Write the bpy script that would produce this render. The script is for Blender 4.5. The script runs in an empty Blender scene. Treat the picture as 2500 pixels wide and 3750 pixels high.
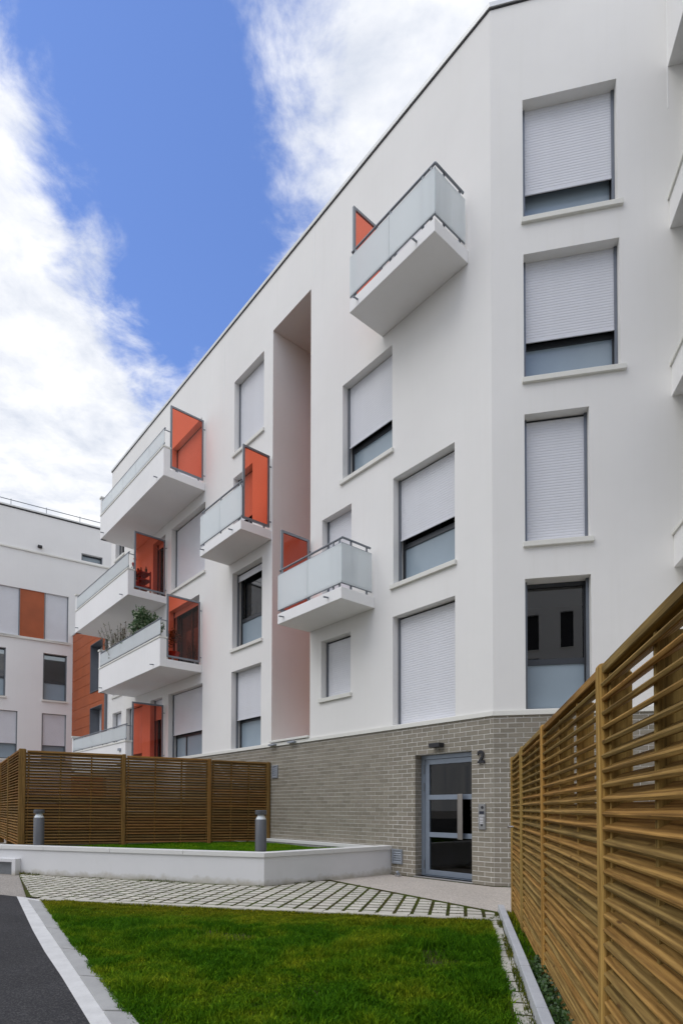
import bpy, bmesh, math, random
import numpy as np
from math import sin, cos, pi, radians
from mathutils import Matrix, Vector

random.seed(7)
rng = np.random.default_rng(7)
scene = bpy.context.scene
COL = scene.collection

# ------------------------------------------------------------------ camera
PITCH, ROLL, EYE = 0.0252271, 0.00165, 1.22
cam_data = bpy.data.cameras.new('camera')
cam_data.sensor_width = 36.0
cam_data.lens = 20.591
cam_data.shift_y = 0.27497
cam_data.clip_start = 0.05
cam_data.clip_end = 2000
cam = bpy.data.objects.new('camera', cam_data)
COL.objects.link(cam)
fw = Vector((0, cos(PITCH), sin(PITCH)))
up0 = Vector((0, -sin(PITCH), cos(PITCH)))
rt0 = Vector((1, 0, 0))
rt = rt0 * cos(ROLL) + up0 * sin(ROLL)
up = -rt0 * sin(ROLL) + up0 * cos(ROLL)
m = Matrix.Identity(4)
for i in range(3):
    m[i][0], m[i][1], m[i][2] = rt[i], up[i], -fw[i]
m[2][3] = EYE
cam.matrix_world = m
scene.camera = cam

# ------------------------------------------------------------------ sky, sun, exposure
SUN_EL = radians(58)
SUN_AZ = Vector((-0.80, -0.60, 0)).normalized()      # towards the sun, in plan
world = bpy.data.worlds.new('World')
scene.world = world
world.use_nodes = True
wn, wl = world.node_tree.nodes, world.node_tree.links
wn.clear()


def wnode(t, **kw):
    n = wn.new(t)
    for k, v in kw.items():
        setattr(n, k, v)
    return n


def wmath(op, a, b=None, clamp=False):
    n = wnode('ShaderNodeMath', operation=op, use_clamp=clamp)
    for i, s in enumerate((a, b)):
        if s is None:
            continue
        if isinstance(s, (int, float)):
            n.inputs[i].default_value = s
        else:
            wl.new(s, n.inputs[i])
    return n.outputs[0]


sky = wnode('ShaderNodeTexSky', sky_type='NISHITA')
sky.sun_disc = False
sky.sun_elevation = SUN_EL
sky.sun_rotation = math.atan2(SUN_AZ.x, SUN_AZ.y)
sky.altitude = 50
sky.air_density = 1.0
sky.dust_density = 0.4
sky.ozone_density = 2.2
tc = wnode('ShaderNodeTexCoord')
sep = wnode('ShaderNodeSeparateXYZ')
wl.new(tc.outputs['Generated'], sep.inputs[0])
zz = wmath('MAXIMUM', sep.outputs['Z'], 0.07)
px = wmath('DIVIDE', sep.outputs['X'], zz)
py = wmath('DIVIDE', sep.outputs['Y'], zz)
comb = wnode('ShaderNodeCombineXYZ')
wl.new(px, comb.inputs[0])
wl.new(py, comb.inputs[1])


def wnoise(scale, detail, rough, dist=0.0, off=(0, 0, 0), stretch=(1, 1, 1)):
    mp = wnode('ShaderNodeMapping')
    mp.inputs['Location'].default_value = off
    mp.inputs['Scale'].default_value = stretch
    wl.new(comb.outputs[0], mp.inputs[0])
    n = wnode('ShaderNodeTexNoise')
    n.inputs['Scale'].default_value = scale
    n.inputs['Detail'].default_value = detail
    n.inputs['Roughness'].default_value = rough
    n.inputs['Distortion'].default_value = dist
    wl.new(mp.outputs[0], n.inputs['Vector'])
    return n.outputs['Fac']


# one open lane of blue between two banks of cloud, running from overhead to the far end of the court
lane = wmath('SUBTRACT', wmath('ABSOLUTE', wmath('ADD', px, 0.262)), 0.192)
end = wmath('MULTIPLY', wmath('SUBTRACT', py, 1.36), 0.55)
shape = wmath('MAXIMUM', lane, end)
big = wmath('MULTIPLY', wmath('SUBTRACT', wnoise(3.2, 3, 0.5, 0.2, (3.1, 1.7, 0)), 0.5), 0.16)
fine = wmath('MULTIPLY', wmath('SUBTRACT', wnoise(8.0, 12, 0.62, 0.25, (0.4, 5.2, 0), (1.0, 1.0, 1)), 0.5), 0.33)
edge = wmath('ADD', wmath('ADD', shape, big), fine)
mr = wnode('ShaderNodeMapRange', interpolation_type='SMOOTHSTEP')
mr.inputs['From Min'].default_value = -0.055
mr.inputs['From Max'].default_value = 0.095
wl.new(edge, mr.inputs['Value'])
body = wnoise(5.5, 9, 0.6, 0.2, (7.7, 2.2, 0))
cr = wnode('ShaderNodeValToRGB')
cr.color_ramp.elements[0].position = 0.30
cr.color_ramp.elements[0].color = (4.8, 5.15, 5.9, 1)
cr.color_ramp.elements[1].position = 0.60
cr.color_ramp.elements[1].color = (7.4, 7.45, 7.6, 1)
wl.new(body, cr.inputs[0])
tint = wnode('ShaderNodeMixRGB', blend_type='MULTIPLY')
tint.inputs[0].default_value = 1.0
tint.inputs[2].default_value = (1.17, 1.27, 1.66, 1)
wl.new(sky.outputs[0], tint.inputs[1])
mix = wnode('ShaderNodeMixRGB')
wl.new(mr.outputs[0], mix.inputs[0])
wl.new(tint.outputs[0], mix.inputs[1])
wl.new(cr.outputs[0], mix.inputs[2])
bg = wnode('ShaderNodeBackground')
bg.inputs['Strength'].default_value = 0.15
wl.new(mix.outputs[0], bg.inputs[0])
wo = wnode('ShaderNodeOutputWorld')
wl.new(bg.outputs[0], wo.inputs[0])

sun_data = bpy.data.lights.new('sun', 'SUN')
sun_data.energy = 1.5
sun_data.angle = radians(45)
sun_data.color = (1.0, 0.975, 0.94)
sun = bpy.data.objects.new('sun', sun_data)
COL.objects.link(sun)
sdir = Vector((SUN_AZ.x * cos(SUN_EL), SUN_AZ.y * cos(SUN_EL), sin(SUN_EL)))
sun.rotation_mode = 'QUATERNION'
sun.rotation_quaternion = sdir.to_track_quat('Z', 'Y')
sun.location = (-20, -6, 25)

vs = scene.view_settings
vs.view_transform = 'Standard'
vs.look = 'None'
vs.exposure = -0.03
vs.gamma = 1.0
vs.use_curve_mapping = False
scene.cycles.use_denoising = True
scene.cycles.max_bounces = 8
scene.cycles.transparent_max_bounces = 16

# ------------------------------------------------------------------ materials
MATS = {}


class NT:
    def __init__(self, name):
        self.m = bpy.data.materials.new(name)
        self.m.use_nodes = True
        self.n, self.l = self.m.node_tree.nodes, self.m.node_tree.links
        self.b = self.n['Principled BSDF']
        self.out = self.n['Material Output']

    def node(self, t, **kw):
        n = self.n.new(t)
        for k, v in kw.items():
            setattr(n, k, v)
        return n

    def put(self, sock, v):
        if hasattr(v, 'is_linked'):
            self.l.new(v, sock)
        else:
            sock.default_value = v

    def coords(self, scale=(1, 1, 1), src='Object', rand=False):
        t = self.node('ShaderNodeTexCoord')
        mp = self.node('ShaderNodeMapping')
        mp.inputs['Scale'].default_value = scale
        self.l.new(t.outputs[src], mp.inputs[0])
        if rand:
            oi = self.node('ShaderNodeObjectInfo')
            mu = self.node('ShaderNodeMath', operation='MULTIPLY')
            mu.inputs[1].default_value = 37.0
            self.l.new(oi.outputs['Random'], mu.inputs[0])
            self.l.new(mu.outputs[0], mp.inputs['Location'])
        return mp.outputs[0]

    def noise(self, vec, scale, detail=4, rough=0.55, dist=0.0):
        n = self.node('ShaderNodeTexNoise')
        n.inputs['Scale'].default_value = scale
        n.inputs['Detail'].default_value = detail
        n.inputs['Roughness'].default_value = rough
        n.inputs['Distortion'].default_value = dist
        self.l.new(vec, n.inputs['Vector'])
        return n.outputs['Fac']

    def ramp(self, fac, stops):
        r = self.node('ShaderNodeValToRGB')
        e = r.color_ramp.elements
        while len(e) < len(stops):
            e.new(0.5)
        for i, (p, c) in enumerate(stops):
            e[i].position = p
            e[i].color = (c[0], c[1], c[2], 1) if not isinstance(c, (int, float)) else (c, c, c, 1)
        self.l.new(fac, r.inputs[0])
        return r.outputs[0]

    def mixc(self, fac, a, b, mode='MIX'):
        x = self.node('ShaderNodeMixRGB', blend_type=mode)
        for i, v in enumerate((fac, a, b)):
            if hasattr(v, 'is_linked'):
                self.l.new(v, x.inputs[i])
            elif i == 0:
                x.inputs[0].default_value = v
            else:
                x.inputs[i].default_value = (v[0], v[1], v[2], 1)
        return x.outputs[0]

    def math(self, op, a, b=0.0):
        x = self.node('ShaderNodeMath', operation=op)
        self.put(x.inputs[0], a)
        self.put(x.inputs[1], b)
        return x.outputs[0]

    def bump(self, h, strength, dist=0.01):
        b = self.node('ShaderNodeBump')
        b.inputs['Strength'].default_value = strength
        b.inputs['Distance'].default_value = dist
        self.l.new(h, b.inputs['Height'])
        self.l.new(b.outputs[0], self.b.inputs['Normal'])

    def island(self):
        g = self.node('ShaderNodeNewGeometry')
        return g.outputs['Random Per Island']

    def rnd(self):
        o = self.node('ShaderNodeObjectInfo')
        return o.outputs['Random']

    def set(self, color=None, rough=0.6, metal=0.0, spec=0.5):
        if color is not None:
            if hasattr(color, 'is_linked'):
                self.l.new(color, self.b.inputs['Base Color'])
            else:
                self.b.inputs['Base Color'].default_value = (*color, 1)
        self.put(self.b.inputs['Roughness'], rough)
        self.b.inputs['Metallic'].default_value = metal
        self.b.inputs['Specular IOR Level'].default_value = spec
        return self.m


def mat_plaster(name, c, stain=0.0):
    t = NT(name)
    v = t.coords()
    a = t.noise(v, 0.45, 5, 0.6)
    col = t.ramp(a, [(0.3, [k * 0.955 for k in c]), (0.7, [min(k * 1.02, 0.9) for k in c])])
    b = t.noise(t.coords((9, 9, 0.35)), 1.0, 4, 0.6)
    col = t.mixc(t.ramp(b, [(0.52, 0.0), (0.82, 0.15 + stain)]), col, [c[0] * 0.82, c[1] * 0.81, c[2] * 0.76])
    h = t.noise(v, 120, 3, 0.6)
    t.bump(h, 0.16, 0.004)
    return t.set(col, 0.92, 0, 0.25)


def mat_planter():
    t = NT('white_planter_render')
    v = t.coords()
    a = t.noise(v, 0.8, 5, 0.6)
    col = t.ramp(a, [(0.3, (0.62, 0.625, 0.63)), (0.7, (0.68, 0.68, 0.685))])
    sp = t.node('ShaderNodeSeparateXYZ')
    t.l.new(v, sp.inputs[0])
    n = t.noise(v, 3.5, 7, 0.68)
    e = t.math('SUBTRACT', t.math('MULTIPLY', n, 0.30), t.math('ADD', sp.outputs['Z'], 0.03))
    col = t.mixc(t.ramp(t.math('MULTIPLY', e, 8.0), [(0.0, 0.0), (0.8, 0.6)]), col, (0.30, 0.26, 0.16))
    b = t.noise(t.coords((2.2, 2.2, 0.7)), 1.7, 6, 0.7)
    col = t.mixc(t.ramp(b, [(0.58, 0.0), (0.78, 0.18)]), col, (0.45, 0.44, 0.38))
    t.bump(t.noise(v, 120, 3, 0.6), 0.15, 0.004)
    return t.set(col, 0.9, 0, 0.25)


def mat_plain(name, c, rough=0.5, metal=0.0, var=0.08, scale=6.0, spec=0.5):
    t = NT(name)
    a = t.noise(t.coords(), scale, 4, 0.6)
    col = t.ramp(a, [(0.3, [k * (1 - var) for k in c]), (0.7, [min(k * (1 + var), 0.95) for k in c])])
    return t.set(col, rough, metal, spec)


def mat_brick():
    t = NT('glazed_taupe_brick')
    r1 = t.island()
    r2 = t.rnd()
    r = t.math('FRACT', t.math('ADD', r1, t.math('MULTIPLY', r2, 7.13)))
    col = t.ramp(r, [(0.0, (0.180, 0.162, 0.125)), (0.35, (0.225, 0.204, 0.160)), (0.7, (0.265, 0.242, 0.192)), (1.0, (0.235, 0.208, 0.168))])
    n = t.noise(t.coords(), 30, 4, 0.6)
    col = t.mixc(0.35, col, t.ramp(n, [(0.3, (0.18, 0.158, 0.122)), (0.7, (0.36, 0.325, 0.265))]))
    t.bump(n, 0.12, 0.003)
    return t.set(col, 0.5, 0, 0.3)


def mat_wood(name, light, dark, upright=False):
    t = NT(name)
    v = t.coords((14, 22, 0.9) if upright else (0.9, 14, 22), rand=True)
    n = t.noise(v, 2.6, 6, 0.62, 1.6)
    w = t.node('ShaderNodeTexWave', wave_type='BANDS', bands_direction='X' if upright else 'Y')
    w.inputs['Scale'].default_value = 1.1
    w.inputs['Distortion'].default_value = 9.0
    w.inputs['Detail'].default_value = 3.0
    w.inputs['Detail Scale'].default_value = 0.7
    t.l.new(v, w.inputs['Vector'])
    g = t.math('ADD', t.math('MULTIPLY', n, 0.65), t.math('MULTIPLY', w.outputs['Fac'], 0.35))
    col = t.ramp(g, [(0.28, dark), (0.52, [(a + b) / 2 for a, b in zip(light, dark)]), (0.72, light)])
    rv = t.ramp(t.rnd(), [(0.0, (0.72, 0.77, 0.78)), (0.35, (0.93, 0.95, 0.96)), (0.75, (1.06, 1.0, 0.92)), (1.0, (1.10, 0.95, 0.84))])
    col = t.mixc(1.0, col, rv, 'MULTIPLY')
    k = t.node('ShaderNodeTexVoronoi', feature='F1')
    k.inputs['Scale'].default_value = 3.0
    t.l.new(t.coords((4, 4, 1.0) if upright else (1.0, 4, 4), rand=True), k.inputs['Vector'])
    col = t.mixc(t.ramp(k.outputs['Distance'], [(0.05, 0.85), (0.12, 0.0)]), col, (dark[0] * 0.5, dark[1] * 0.38, dark[2] * 0.4))
    f2 = t.noise(t.coords((70, 70, 2.2) if upright else (2.2, 70, 70), rand=True), 1.0, 4, 0.7, 0.6)
    col = t.mixc(1.0, col, t.ramp(f2, [(0.34, 0.62), (0.5, 1.0), (0.68, 1.22)]), 'MULTIPLY')
    t.bump(t.math('ADD', g, f2), 0.35, 0.003)
    return t.set(col, 0.75, 0, 0.12)


def mat_frosted():
    t = NT('frosted_balcony_glass')
    tr = t.node('ShaderNodeBsdfTranslucent')
    tr.inputs[0].default_value = (0.88, 0.925, 0.93, 1)
    df = t.node('ShaderNodeBsdfDiffuse')
    df.inputs[0].default_value = (0.82, 0.86, 0.865, 1)
    gl = t.node('ShaderNodeBsdfGlossy')
    gl.inputs['Roughness'].default_value = 0.04
    m1 = t.node('ShaderNodeMixShader')
    m1.inputs[0].default_value = 0.42
    t.l.new(df.outputs[0], m1.inputs[1])
    t.l.new(tr.outputs[0], m1.inputs[2])
    fr = t.node('ShaderNodeFresnel')
    fr.inputs['IOR'].default_value = 1.45
    m2 = t.node('ShaderNodeMixShader')
    ge = t.node('ShaderNodeNewGeometry')
    t.l.new(t.math('MULTIPLY', fr.outputs[0], t.math('SUBTRACT', 1.0, ge.outputs['Backfacing'])), m2.inputs[0])
    t.l.new(m1.outputs[0], m2.inputs[1])
    t.l.new(gl.outputs[0], m2.inputs[2])
    t.l.new(m2.outputs[0], t.out.inputs[0])
    return t.m


def mat_clear(name, tint, ior=1.5, rough=0.0):
    t = NT(name)
    tr = t.node('ShaderNodeBsdfTransparent')
    tr.inputs[0].default_value = (*tint, 1)
    gl = t.node('ShaderNodeBsdfGlossy')
    gl.inputs['Roughness'].default_value = rough
    fr = t.node('ShaderNodeFresnel')
    fr.inputs['IOR'].default_value = ior
    mx = t.node('ShaderNodeMixShader')
    ge = t.node('ShaderNodeNewGeometry')
    t.l.new(t.math('MULTIPLY', fr.outputs[0], t.math('SUBTRACT', 1.0, ge.outputs['Backfacing'])), mx.inputs[0])
    t.l.new(tr.outputs[0], mx.inputs[1])
    t.l.new(gl.outputs[0], mx.inputs[2])
    t.l.new(mx.outputs[0], t.out.inputs[0])
    return t.m


def mat_speckle(name, base, speck, scale, amount=0.5, rough=0.9, patch=0.12):
    t = NT(name)
    v = t.coords()
    vo = t.node('ShaderNodeTexVoronoi', feature='F1')
    vo.inputs['Scale'].default_value = scale
    t.l.new(v, vo.inputs['Vector'])
    col = t.ramp(vo.outputs['Color'], [(0.15, [k * (1 - amount * 0.5) for k in base]), (0.55, base), (0.9, speck)])
    a = t.noise(v, 0.9, 6, 0.62)
    col = t.mixc(1.0, col, t.ramp(a, [(0.3, 1 - patch), (0.7, 1 + patch)]), 'MULTIPLY')
    t.bump(vo.outputs['Distance'], 0.35, 0.006)
    return t.set(col, rough, 0, 0.3)


def mat_grass(name, cols, edge=False):
    t = NT(name)
    v = t.coords()
    p = t.noise(v, 1.5, 5, 0.62, 0.5)
    col = t.ramp(p, [(0.42, cols[0]), (0.53, cols[1]), (0.66, cols[2])])
    if edge:                                             # drier, yellower sward beside the paving
        dt = t.node('ShaderNodeVectorMath', operation='DOT_PRODUCT')
        dt.inputs[1].default_value = (sin(0.203082), cos(0.203082), 0)
        t.l.new(v, dt.inputs[0])
        k = t.math('ADD', dt.outputs['Value'], t.math('MULTIPLY', t.noise(v, 2.2, 5, 0.65), 1.6))
        mrn = t.node('ShaderNodeMapRange')
        mrn.inputs['From Min'].default_value = 6.55
        mrn.inputs['From Max'].default_value = 7.5
        t.l.new(k, mrn.inputs['Value'])
        col = t.mixc(mrn.outputs[0], col, (0.19, 0.205, 0.012))
    rv = t.ramp(t.island(), [(0.0, (0.45, 0.55, 0.4)), (0.45, (0.95, 1, 0.9)), (0.8, (1.4, 1.3, 1.1)), (1.0, (2.6, 2.1, 1.8))])
    col = t.mixc(1.0, col, rv, 'MULTIPLY')
    tr = t.node('ShaderNodeBsdfTranslucent')
    t.l.new(col, tr.inputs[0])
    mx = t.node('ShaderNodeMixShader')
    mx.inputs[0].default_value = 0.28
    t.set(col, 0.7, 0, 0.1)
    t.l.new(t.b.outputs[0], mx.inputs[1])
    t.l.new(tr.outputs[0], mx.inputs[2])
    t.l.new(mx.outputs[0], t.out.inputs[0])
    return t.m


def mat_leaf(name, a, b, c=None):
    t = NT(name)
    st = [(0.0, a), (0.6, b)] + ([(1.0, c)] if c else [])
    col = t.ramp(t.island(), st)
    t.set(col, 0.45, 0, 0.4)
    tr = t.node('ShaderNodeBsdfTranslucent')
    t.l.new(col, tr.inputs[0])
    mx = t.node('ShaderNodeMixShader')
    mx.inputs[0].default_value = 0.2
    t.l.new(t.b.outputs[0], mx.inputs[1])
    t.l.new(tr.outputs[0], mx.inputs[2])
    t.l.new(mx.outputs[0], t.out.inputs[0])
    return t.m


def mat_soil(name, a, b, moss=None):
    t = NT(name)
    v = t.coords()
    n = t.noise(v, 9, 8, 0.7)
    col = t.ramp(n, [(0.3, a), (0.7, b)])
    if moss:
        q = t.noise(v, 2.4, 6, 0.65)
        col = t.mixc(t.ramp(q, [(0.42, 0.0), (0.6, 0.9)]), col, moss)
    t.bump(n, 0.8, 0.03)
    return t.set(col, 0.95, 0, 0.15)


def mat_paver():
    t = NT('pale_concrete_paver')
    v = t.coords(rand=True)
    n = t.noise(v, 9, 6, 0.65)
    col = t.ramp(n, [(0.3, (0.42, 0.40, 0.345)), (0.7, (0.57, 0.55, 0.49))])
    rv = t.ramp(t.math('FRACT', t.math('ADD', t.island(), t.rnd())), [(0.0, (0.88, 0.88, 0.87)), (1.0, (1.08, 1.07, 1.05))])
    col = t.mixc(1.0, col, rv, 'MULTIPLY')
    s = t.noise(v, 60, 3, 0.6)
    t.bump(s, 0.3, 0.004)
    return t.set(col, 0.9, 0, 0.2)


def mat_concrete(name, a, b, scale=5):
    t = NT(name)
    v = t.coords(rand=True)
    n = t.noise(v, scale, 8, 0.68)
    col = t.ramp(n, [(0.28, a), (0.72, b)])
    s = t.noise(v, 140, 2, 0.5)
    col = t.mixc(t.ramp(s, [(0.62, 0.0), (0.72, 0.35)]), col, [k * 0.55 for k in a])
    t.bump(s, 0.25, 0.003)
    return t.set(col, 0.88, 0, 0.25)


PLASTER = mat_plaster('off_white_render', (0.80, 0.79, 0.76))
PLASTER_C = mat_plaster('white_render_far_block', (0.81, 0.805, 0.79))
SLABM = mat_plaster('white_painted_concrete', (0.85, 0.845, 0.83))
ORANGE_WALL = mat_plain('orange_painted_wall', (0.44, 0.165, 0.08), 0.8, 0, 0.06, 2)
SILLM = mat_plaster('pale_stone_sill', (0.74, 0.735, 0.68), 0.15)
MORTAR = mat_plaster('pale_mortar', (0.70, 0.68, 0.63), 0.12)
BRICK = mat_brick()
COPING = mat_plain('light_metal_coping', (0.62, 0.63, 0.62), 0.4, 0.2, 0.04)
DARKGAP = mat_plain('dark_gap_fill', (0.03, 0.03, 0.033), 0.6)  # near-black for the painted shadow line below the copings, and the shutter backing
FRAME = mat_plain('anthracite_window_frame', (0.05, 0.055, 0.062), 0.35, 0.25, 0.05)
GUIDE = mat_plain('grey_shutter_guide', (0.16, 0.175, 0.195), 0.35, 0.3, 0.05)
SHUTTER = mat_plain('pale_grey_shutter', (0.66, 0.67, 0.70), 0.38, 0.0, 0.03, 3)
FROSTPANE = mat_plain('frosted_lower_pane', (0.27, 0.335, 0.385), 0.16, 0, 0.05, 1.2, 0.6)
CLEARPANE = mat_clear('dark_clear_pane', (0.42, 0.45, 0.47), 2.0)
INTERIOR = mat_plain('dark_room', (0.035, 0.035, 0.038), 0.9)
BALFRAME = mat_plain('mid_grey_balcony_metal', (0.215, 0.235, 0.26), 0.38, 0.35, 0.06)
FROST = mat_frosted()
ORANGE_GLASS = mat_clear('orange_glass', (0.93, 0.425, 0.315), 1.5, 0.02)
DOORFR = mat_plain('blue_grey_door_frame', (0.225, 0.265, 0.32), 0.34, 0.3, 0.05)
DOORGLASS = mat_clear('door_glass', (0.55, 0.57, 0.55), 1.5)
STEEL = mat_plain('brushed_steel', (0.56, 0.56, 0.57), 0.28, 0.9, 0.05)
ICSTEEL = mat_plain('dull_steel', (0.27, 0.27, 0.265), 0.45, 0.5, 0.05)
HANDLE = mat_plain('bronzed_steel', (0.30, 0.275, 0.25), 0.3, 0.85, 0.05)
BLACK = mat_plain('black_metal', (0.016, 0.016, 0.02), 0.45, 0.1)
ZINC = mat_plain('grey_vent_metal', (0.32, 0.35, 0.39), 0.4, 0.4)
CLAD = mat_plain('orange_cladding', (0.36, 0.085, 0.024), 0.6, 0, 0.12, 1.4)
WOOD = mat_wood('treated_pine', (0.385, 0.245, 0.080), (0.19, 0.112, 0.033))
WOODPOST = mat_wood('treated_pine_post', (0.46, 0.30, 0.095), (0.27, 0.162, 0.045), True)
WOOD2 = mat_wood('brown_treated_pine', (0.31, 0.182, 0.060), (0.165, 0.090, 0.029))
WOOD2POST = mat_wood('brown_treated_pine_post', (0.26, 0.155, 0.050), (0.16, 0.088, 0.028), True)
ASPHALT = mat_speckle('asphalt', (0.026, 0.026, 0.029), (0.07, 0.068, 0.066), 130, 0.6, 0.88, 0.34)
GRAVEL = mat_speckle('resin_bound_gravel', (0.44, 0.395, 0.345), (0.60, 0.55, 0.49), 95, 0.5, 0.9, 0.07)
GRAVEL2 = mat_speckle('grey_resin_gravel', (0.29, 0.265, 0.235), (0.42, 0.39, 0.35), 95, 0.5, 0.9, 0.08)
WHITESTRIP = mat_concrete('white_edge_concrete', (0.50, 0.50, 0.49), (0.63, 0.63, 0.62), 7)
KERBM = mat_concrete('grey_kerb_concrete', (0.30, 0.30, 0.295), (0.39, 0.39, 0.38), 4)
KERBL = mat_concrete('pale_kerb_concrete', (0.40, 0.415, 0.43), (0.52, 0.53, 0.54), 4)
PAVER = mat_paver()
MOSS = mat_soil('mossy_joint_soil', (0.03, 0.024, 0.010), (0.065, 0.052, 0.022), (0.05, 0.075, 0.006))
SOIL = mat_soil('lawn_soil', (0.03, 0.024, 0.012), (0.075, 0.06, 0.03), (0.03, 0.05, 0.008))
GRASS = mat_grass('lawn_grass', [(0.050, 0.145, 0.004), (0.092, 0.190, 0.006), (0.190, 0.250, 0.012)], True)
GRASS2 = mat_grass('bright_lawn_grass', [(0.07, 0.20, 0.005), (0.11, 0.24, 0.006), (0.15, 0.25, 0.008)])
WEED = mat_grass('joint_weeds', [(0.075, 0.10, 0.014), (0.10, 0.115, 0.02), (0.13, 0.12, 0.03)])
LEAF_VAR = mat_leaf('variegated_leaf', (0.035, 0.085, 0.03), (0.09, 0.17, 0.07), (0.42, 0.48, 0.33))
LEAF_OLIVE = mat_leaf('olive_leaf', (0.05, 0.07, 0.025), (0.11, 0.13, 0.055))
LEAF_GROUND = mat_leaf('ground_cover_leaf', (0.015, 0.045, 0.008), (0.045, 0.10, 0.018))
BARK = mat_plain('bark', (0.09, 0.06, 0.04), 0.9)
TERRACOTTA = mat_plain('terracotta', (0.33, 0.13, 0.07), 0.85)
PETAL = mat_plain('red_petal', (0.5, 0.012, 0.012), 0.5)
BOLLARDM = mat_plain('grey_bollard_paint', (0.10, 0.105, 0.115), 0.42, 0.25, 0.05)
LAMPLENS = mat_plain('bollard_reflector', (0.82, 0.84, 0.86), 0.25, 0.2, 0.03)
WHITEPAINT = mat_planter()
COPESTONE = mat_plaster('planter_coping', (0.66, 0.66, 0.64), 0.1)
BLOCK = mat_concrete('grey_blockwork', (0.22, 0.22, 0.21), (0.33, 0.33, 0.32), 5)
HALL = mat_plain('hall_wall', (0.06, 0.06, 0.048), 0.8)
HALLFLOOR = mat_plain('hall_floor', (0.12, 0.115, 0.10), 0.35)
SCREENM = mat_plain('dark_screen', (0.012, 0.015, 0.03), 0.15)
KEYM = mat_plain('pale_keys', (0.7, 0.7, 0.72), 0.4)

# ------------------------------------------------------------------ helpers
I4 = Matrix.Identity(4)


class MB:
    def __init__(self):
        self.v, self.f = [], []

    def quad(self, a, b, c, d):
        n = len(self.v)
        self.v += [a, b, c, d]
        self.f.append((n, n + 1, n + 2, n + 3))

    def poly(self, pts):
        n = len(self.v)
        self.v += list(pts)
        self.f.append(tuple(range(n, n + len(pts))))

    def box(self, x0, x1, y0, y1, z0, z1):
        n = len(self.v)
        self.v += [(x0, y0, z0), (x1, y0, z0), (x1, y1, z0), (x0, y1, z0), (x0, y0, z1), (x1, y0, z1), (x1, y1, z1), (x0, y1, z1)]
        for q in ((3, 2, 1, 0), (4, 5, 6, 7), (0, 1, 5, 4), (1, 2, 6, 5), (2, 3, 7, 6), (3, 0, 4, 7)):
            self.f.append(tuple(n + i for i in q))
        return self

    def prism(self, pts, z0, z1):
        n, k = len(self.v), len(pts)
        ar = sum(pts[i][0] * pts[(i + 1) % k][1] - pts[(i + 1) % k][0] * pts[i][1] for i in range(k))
        if ar < 0:
            pts = pts[::-1]
        self.v += [(p[0], p[1], z0) for p in pts] + [(p[0], p[1], z1) for p in pts]
        self.f.append(tuple(n + i for i in range(k))[::-1])
        self.f.append(tuple(n + k + i for i in range(k)))
        for i in range(k):
            j = (i + 1) % k
            self.f.append((n + i, n + j, n + k + j, n + k + i))
        return self

    def tube(self, a, b, r, seg=10):
        a, b = Vector(a), Vector(b)
        d = (b - a).normalized()
        s = d.orthogonal().normalized()
        t = d.cross(s)
        n = len(self.v)
        for p in (a, b):
            for i in range(seg):
                q = 2 * pi * i / seg
                self.v.append(tuple(p + s * (r * cos(q)) + t * (r * sin(q))))
        for i in range(seg):
            j = (i + 1) % seg
            self.f.append((n + i, n + j, n + seg + j, n + seg + i))
        self.f.append(tuple(n + i for i in range(seg))[::-1])
        self.f.append(tuple(n + seg + i for i in range(seg)))
        return self

    def lathe(self, prof, seg=28, cx=0, cy=0):
        n = len(self.v)
        for r, z in prof:
            for i in range(seg):
                q = 2 * pi * i / seg
                self.v.append((cx + r * cos(q), cy + r * sin(q), z))
        for k in range(len(prof) - 1):
            for i in range(seg):
                j = (i + 1) % seg
                self.f.append((n + k * seg + i, n + k * seg + j, n + (k + 1) * seg + j, n + (k + 1) * seg + i))
        self.f.append(tuple(n + i for i in range(seg))[::-1])
        e = n + (len(prof) - 1) * seg
        self.f.append(tuple(e + i for i in range(seg)))
        return self

    def mesh(self, name, mat):
        me = bpy.data.meshes.new(name)
        me.from_pydata(self.v, [], self.f)
        me.materials.append(mat)
        me.validate()
        me.update()
        return me


def put(name, mesh, parent=None, mtx=I4, bevel=0.0, smooth=False, kind=None, seg=2):
    """mtx is the object's world matrix; the parent's transform is cancelled."""
    o = bpy.data.objects.new(name, mesh)
    COL.objects.link(o)
    if parent is not None:
        o.parent = parent
        o.matrix_parent_inverse = parent.matrix_basis.inverted()
    o.matrix_basis = mtx
    if bevel:
        b = o.modifiers.new('bevel', 'BEVEL')
        b.width = bevel
        b.segments = seg
        b.limit_method = 'ANGLE'
        b.angle_limit = radians(40)
    if smooth:
        mesh.polygons.foreach_set('use_smooth', [True] * len(mesh.polygons))
        if not bevel:
            try:
                mesh.set_sharp_from_angle(angle=radians(40))
            except Exception:
                pass
    if kind:
        o['kind'] = kind
    return o


def part(name, mb, mat, parent, mtx=I4, **kw):
    return put(name, mb.mesh(name, mat), parent, mtx, **kw)


def tag(o, label, cat, group=None):
    o['label'] = label
    o['category'] = cat
    if group:
        o['group'] = group
    return o


def empty(name, mtx, label, cat, group=None):
    o = bpy.data.objects.new(name, None)
    o.empty_display_size = 0.2
    COL.objects.link(o)
    o.matrix_basis = mtx
    return tag(o, label, cat, group)


def structure(name, mb, mat, **kw):
    o = part(name, mb, mat, None, **kw)
    o['kind'] = 'structure'
    return o


def frame(o, ex, ey):
    f = Matrix.Identity(4)
    for i in range(3):
        f[i][0], f[i][1], f[i][2], f[i][3] = ex[i], ey[i], (0, 0, 1)[i], o[i]
    return f


def T(x, y, z):
    return Matrix.Translation((x, y, z))


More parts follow.
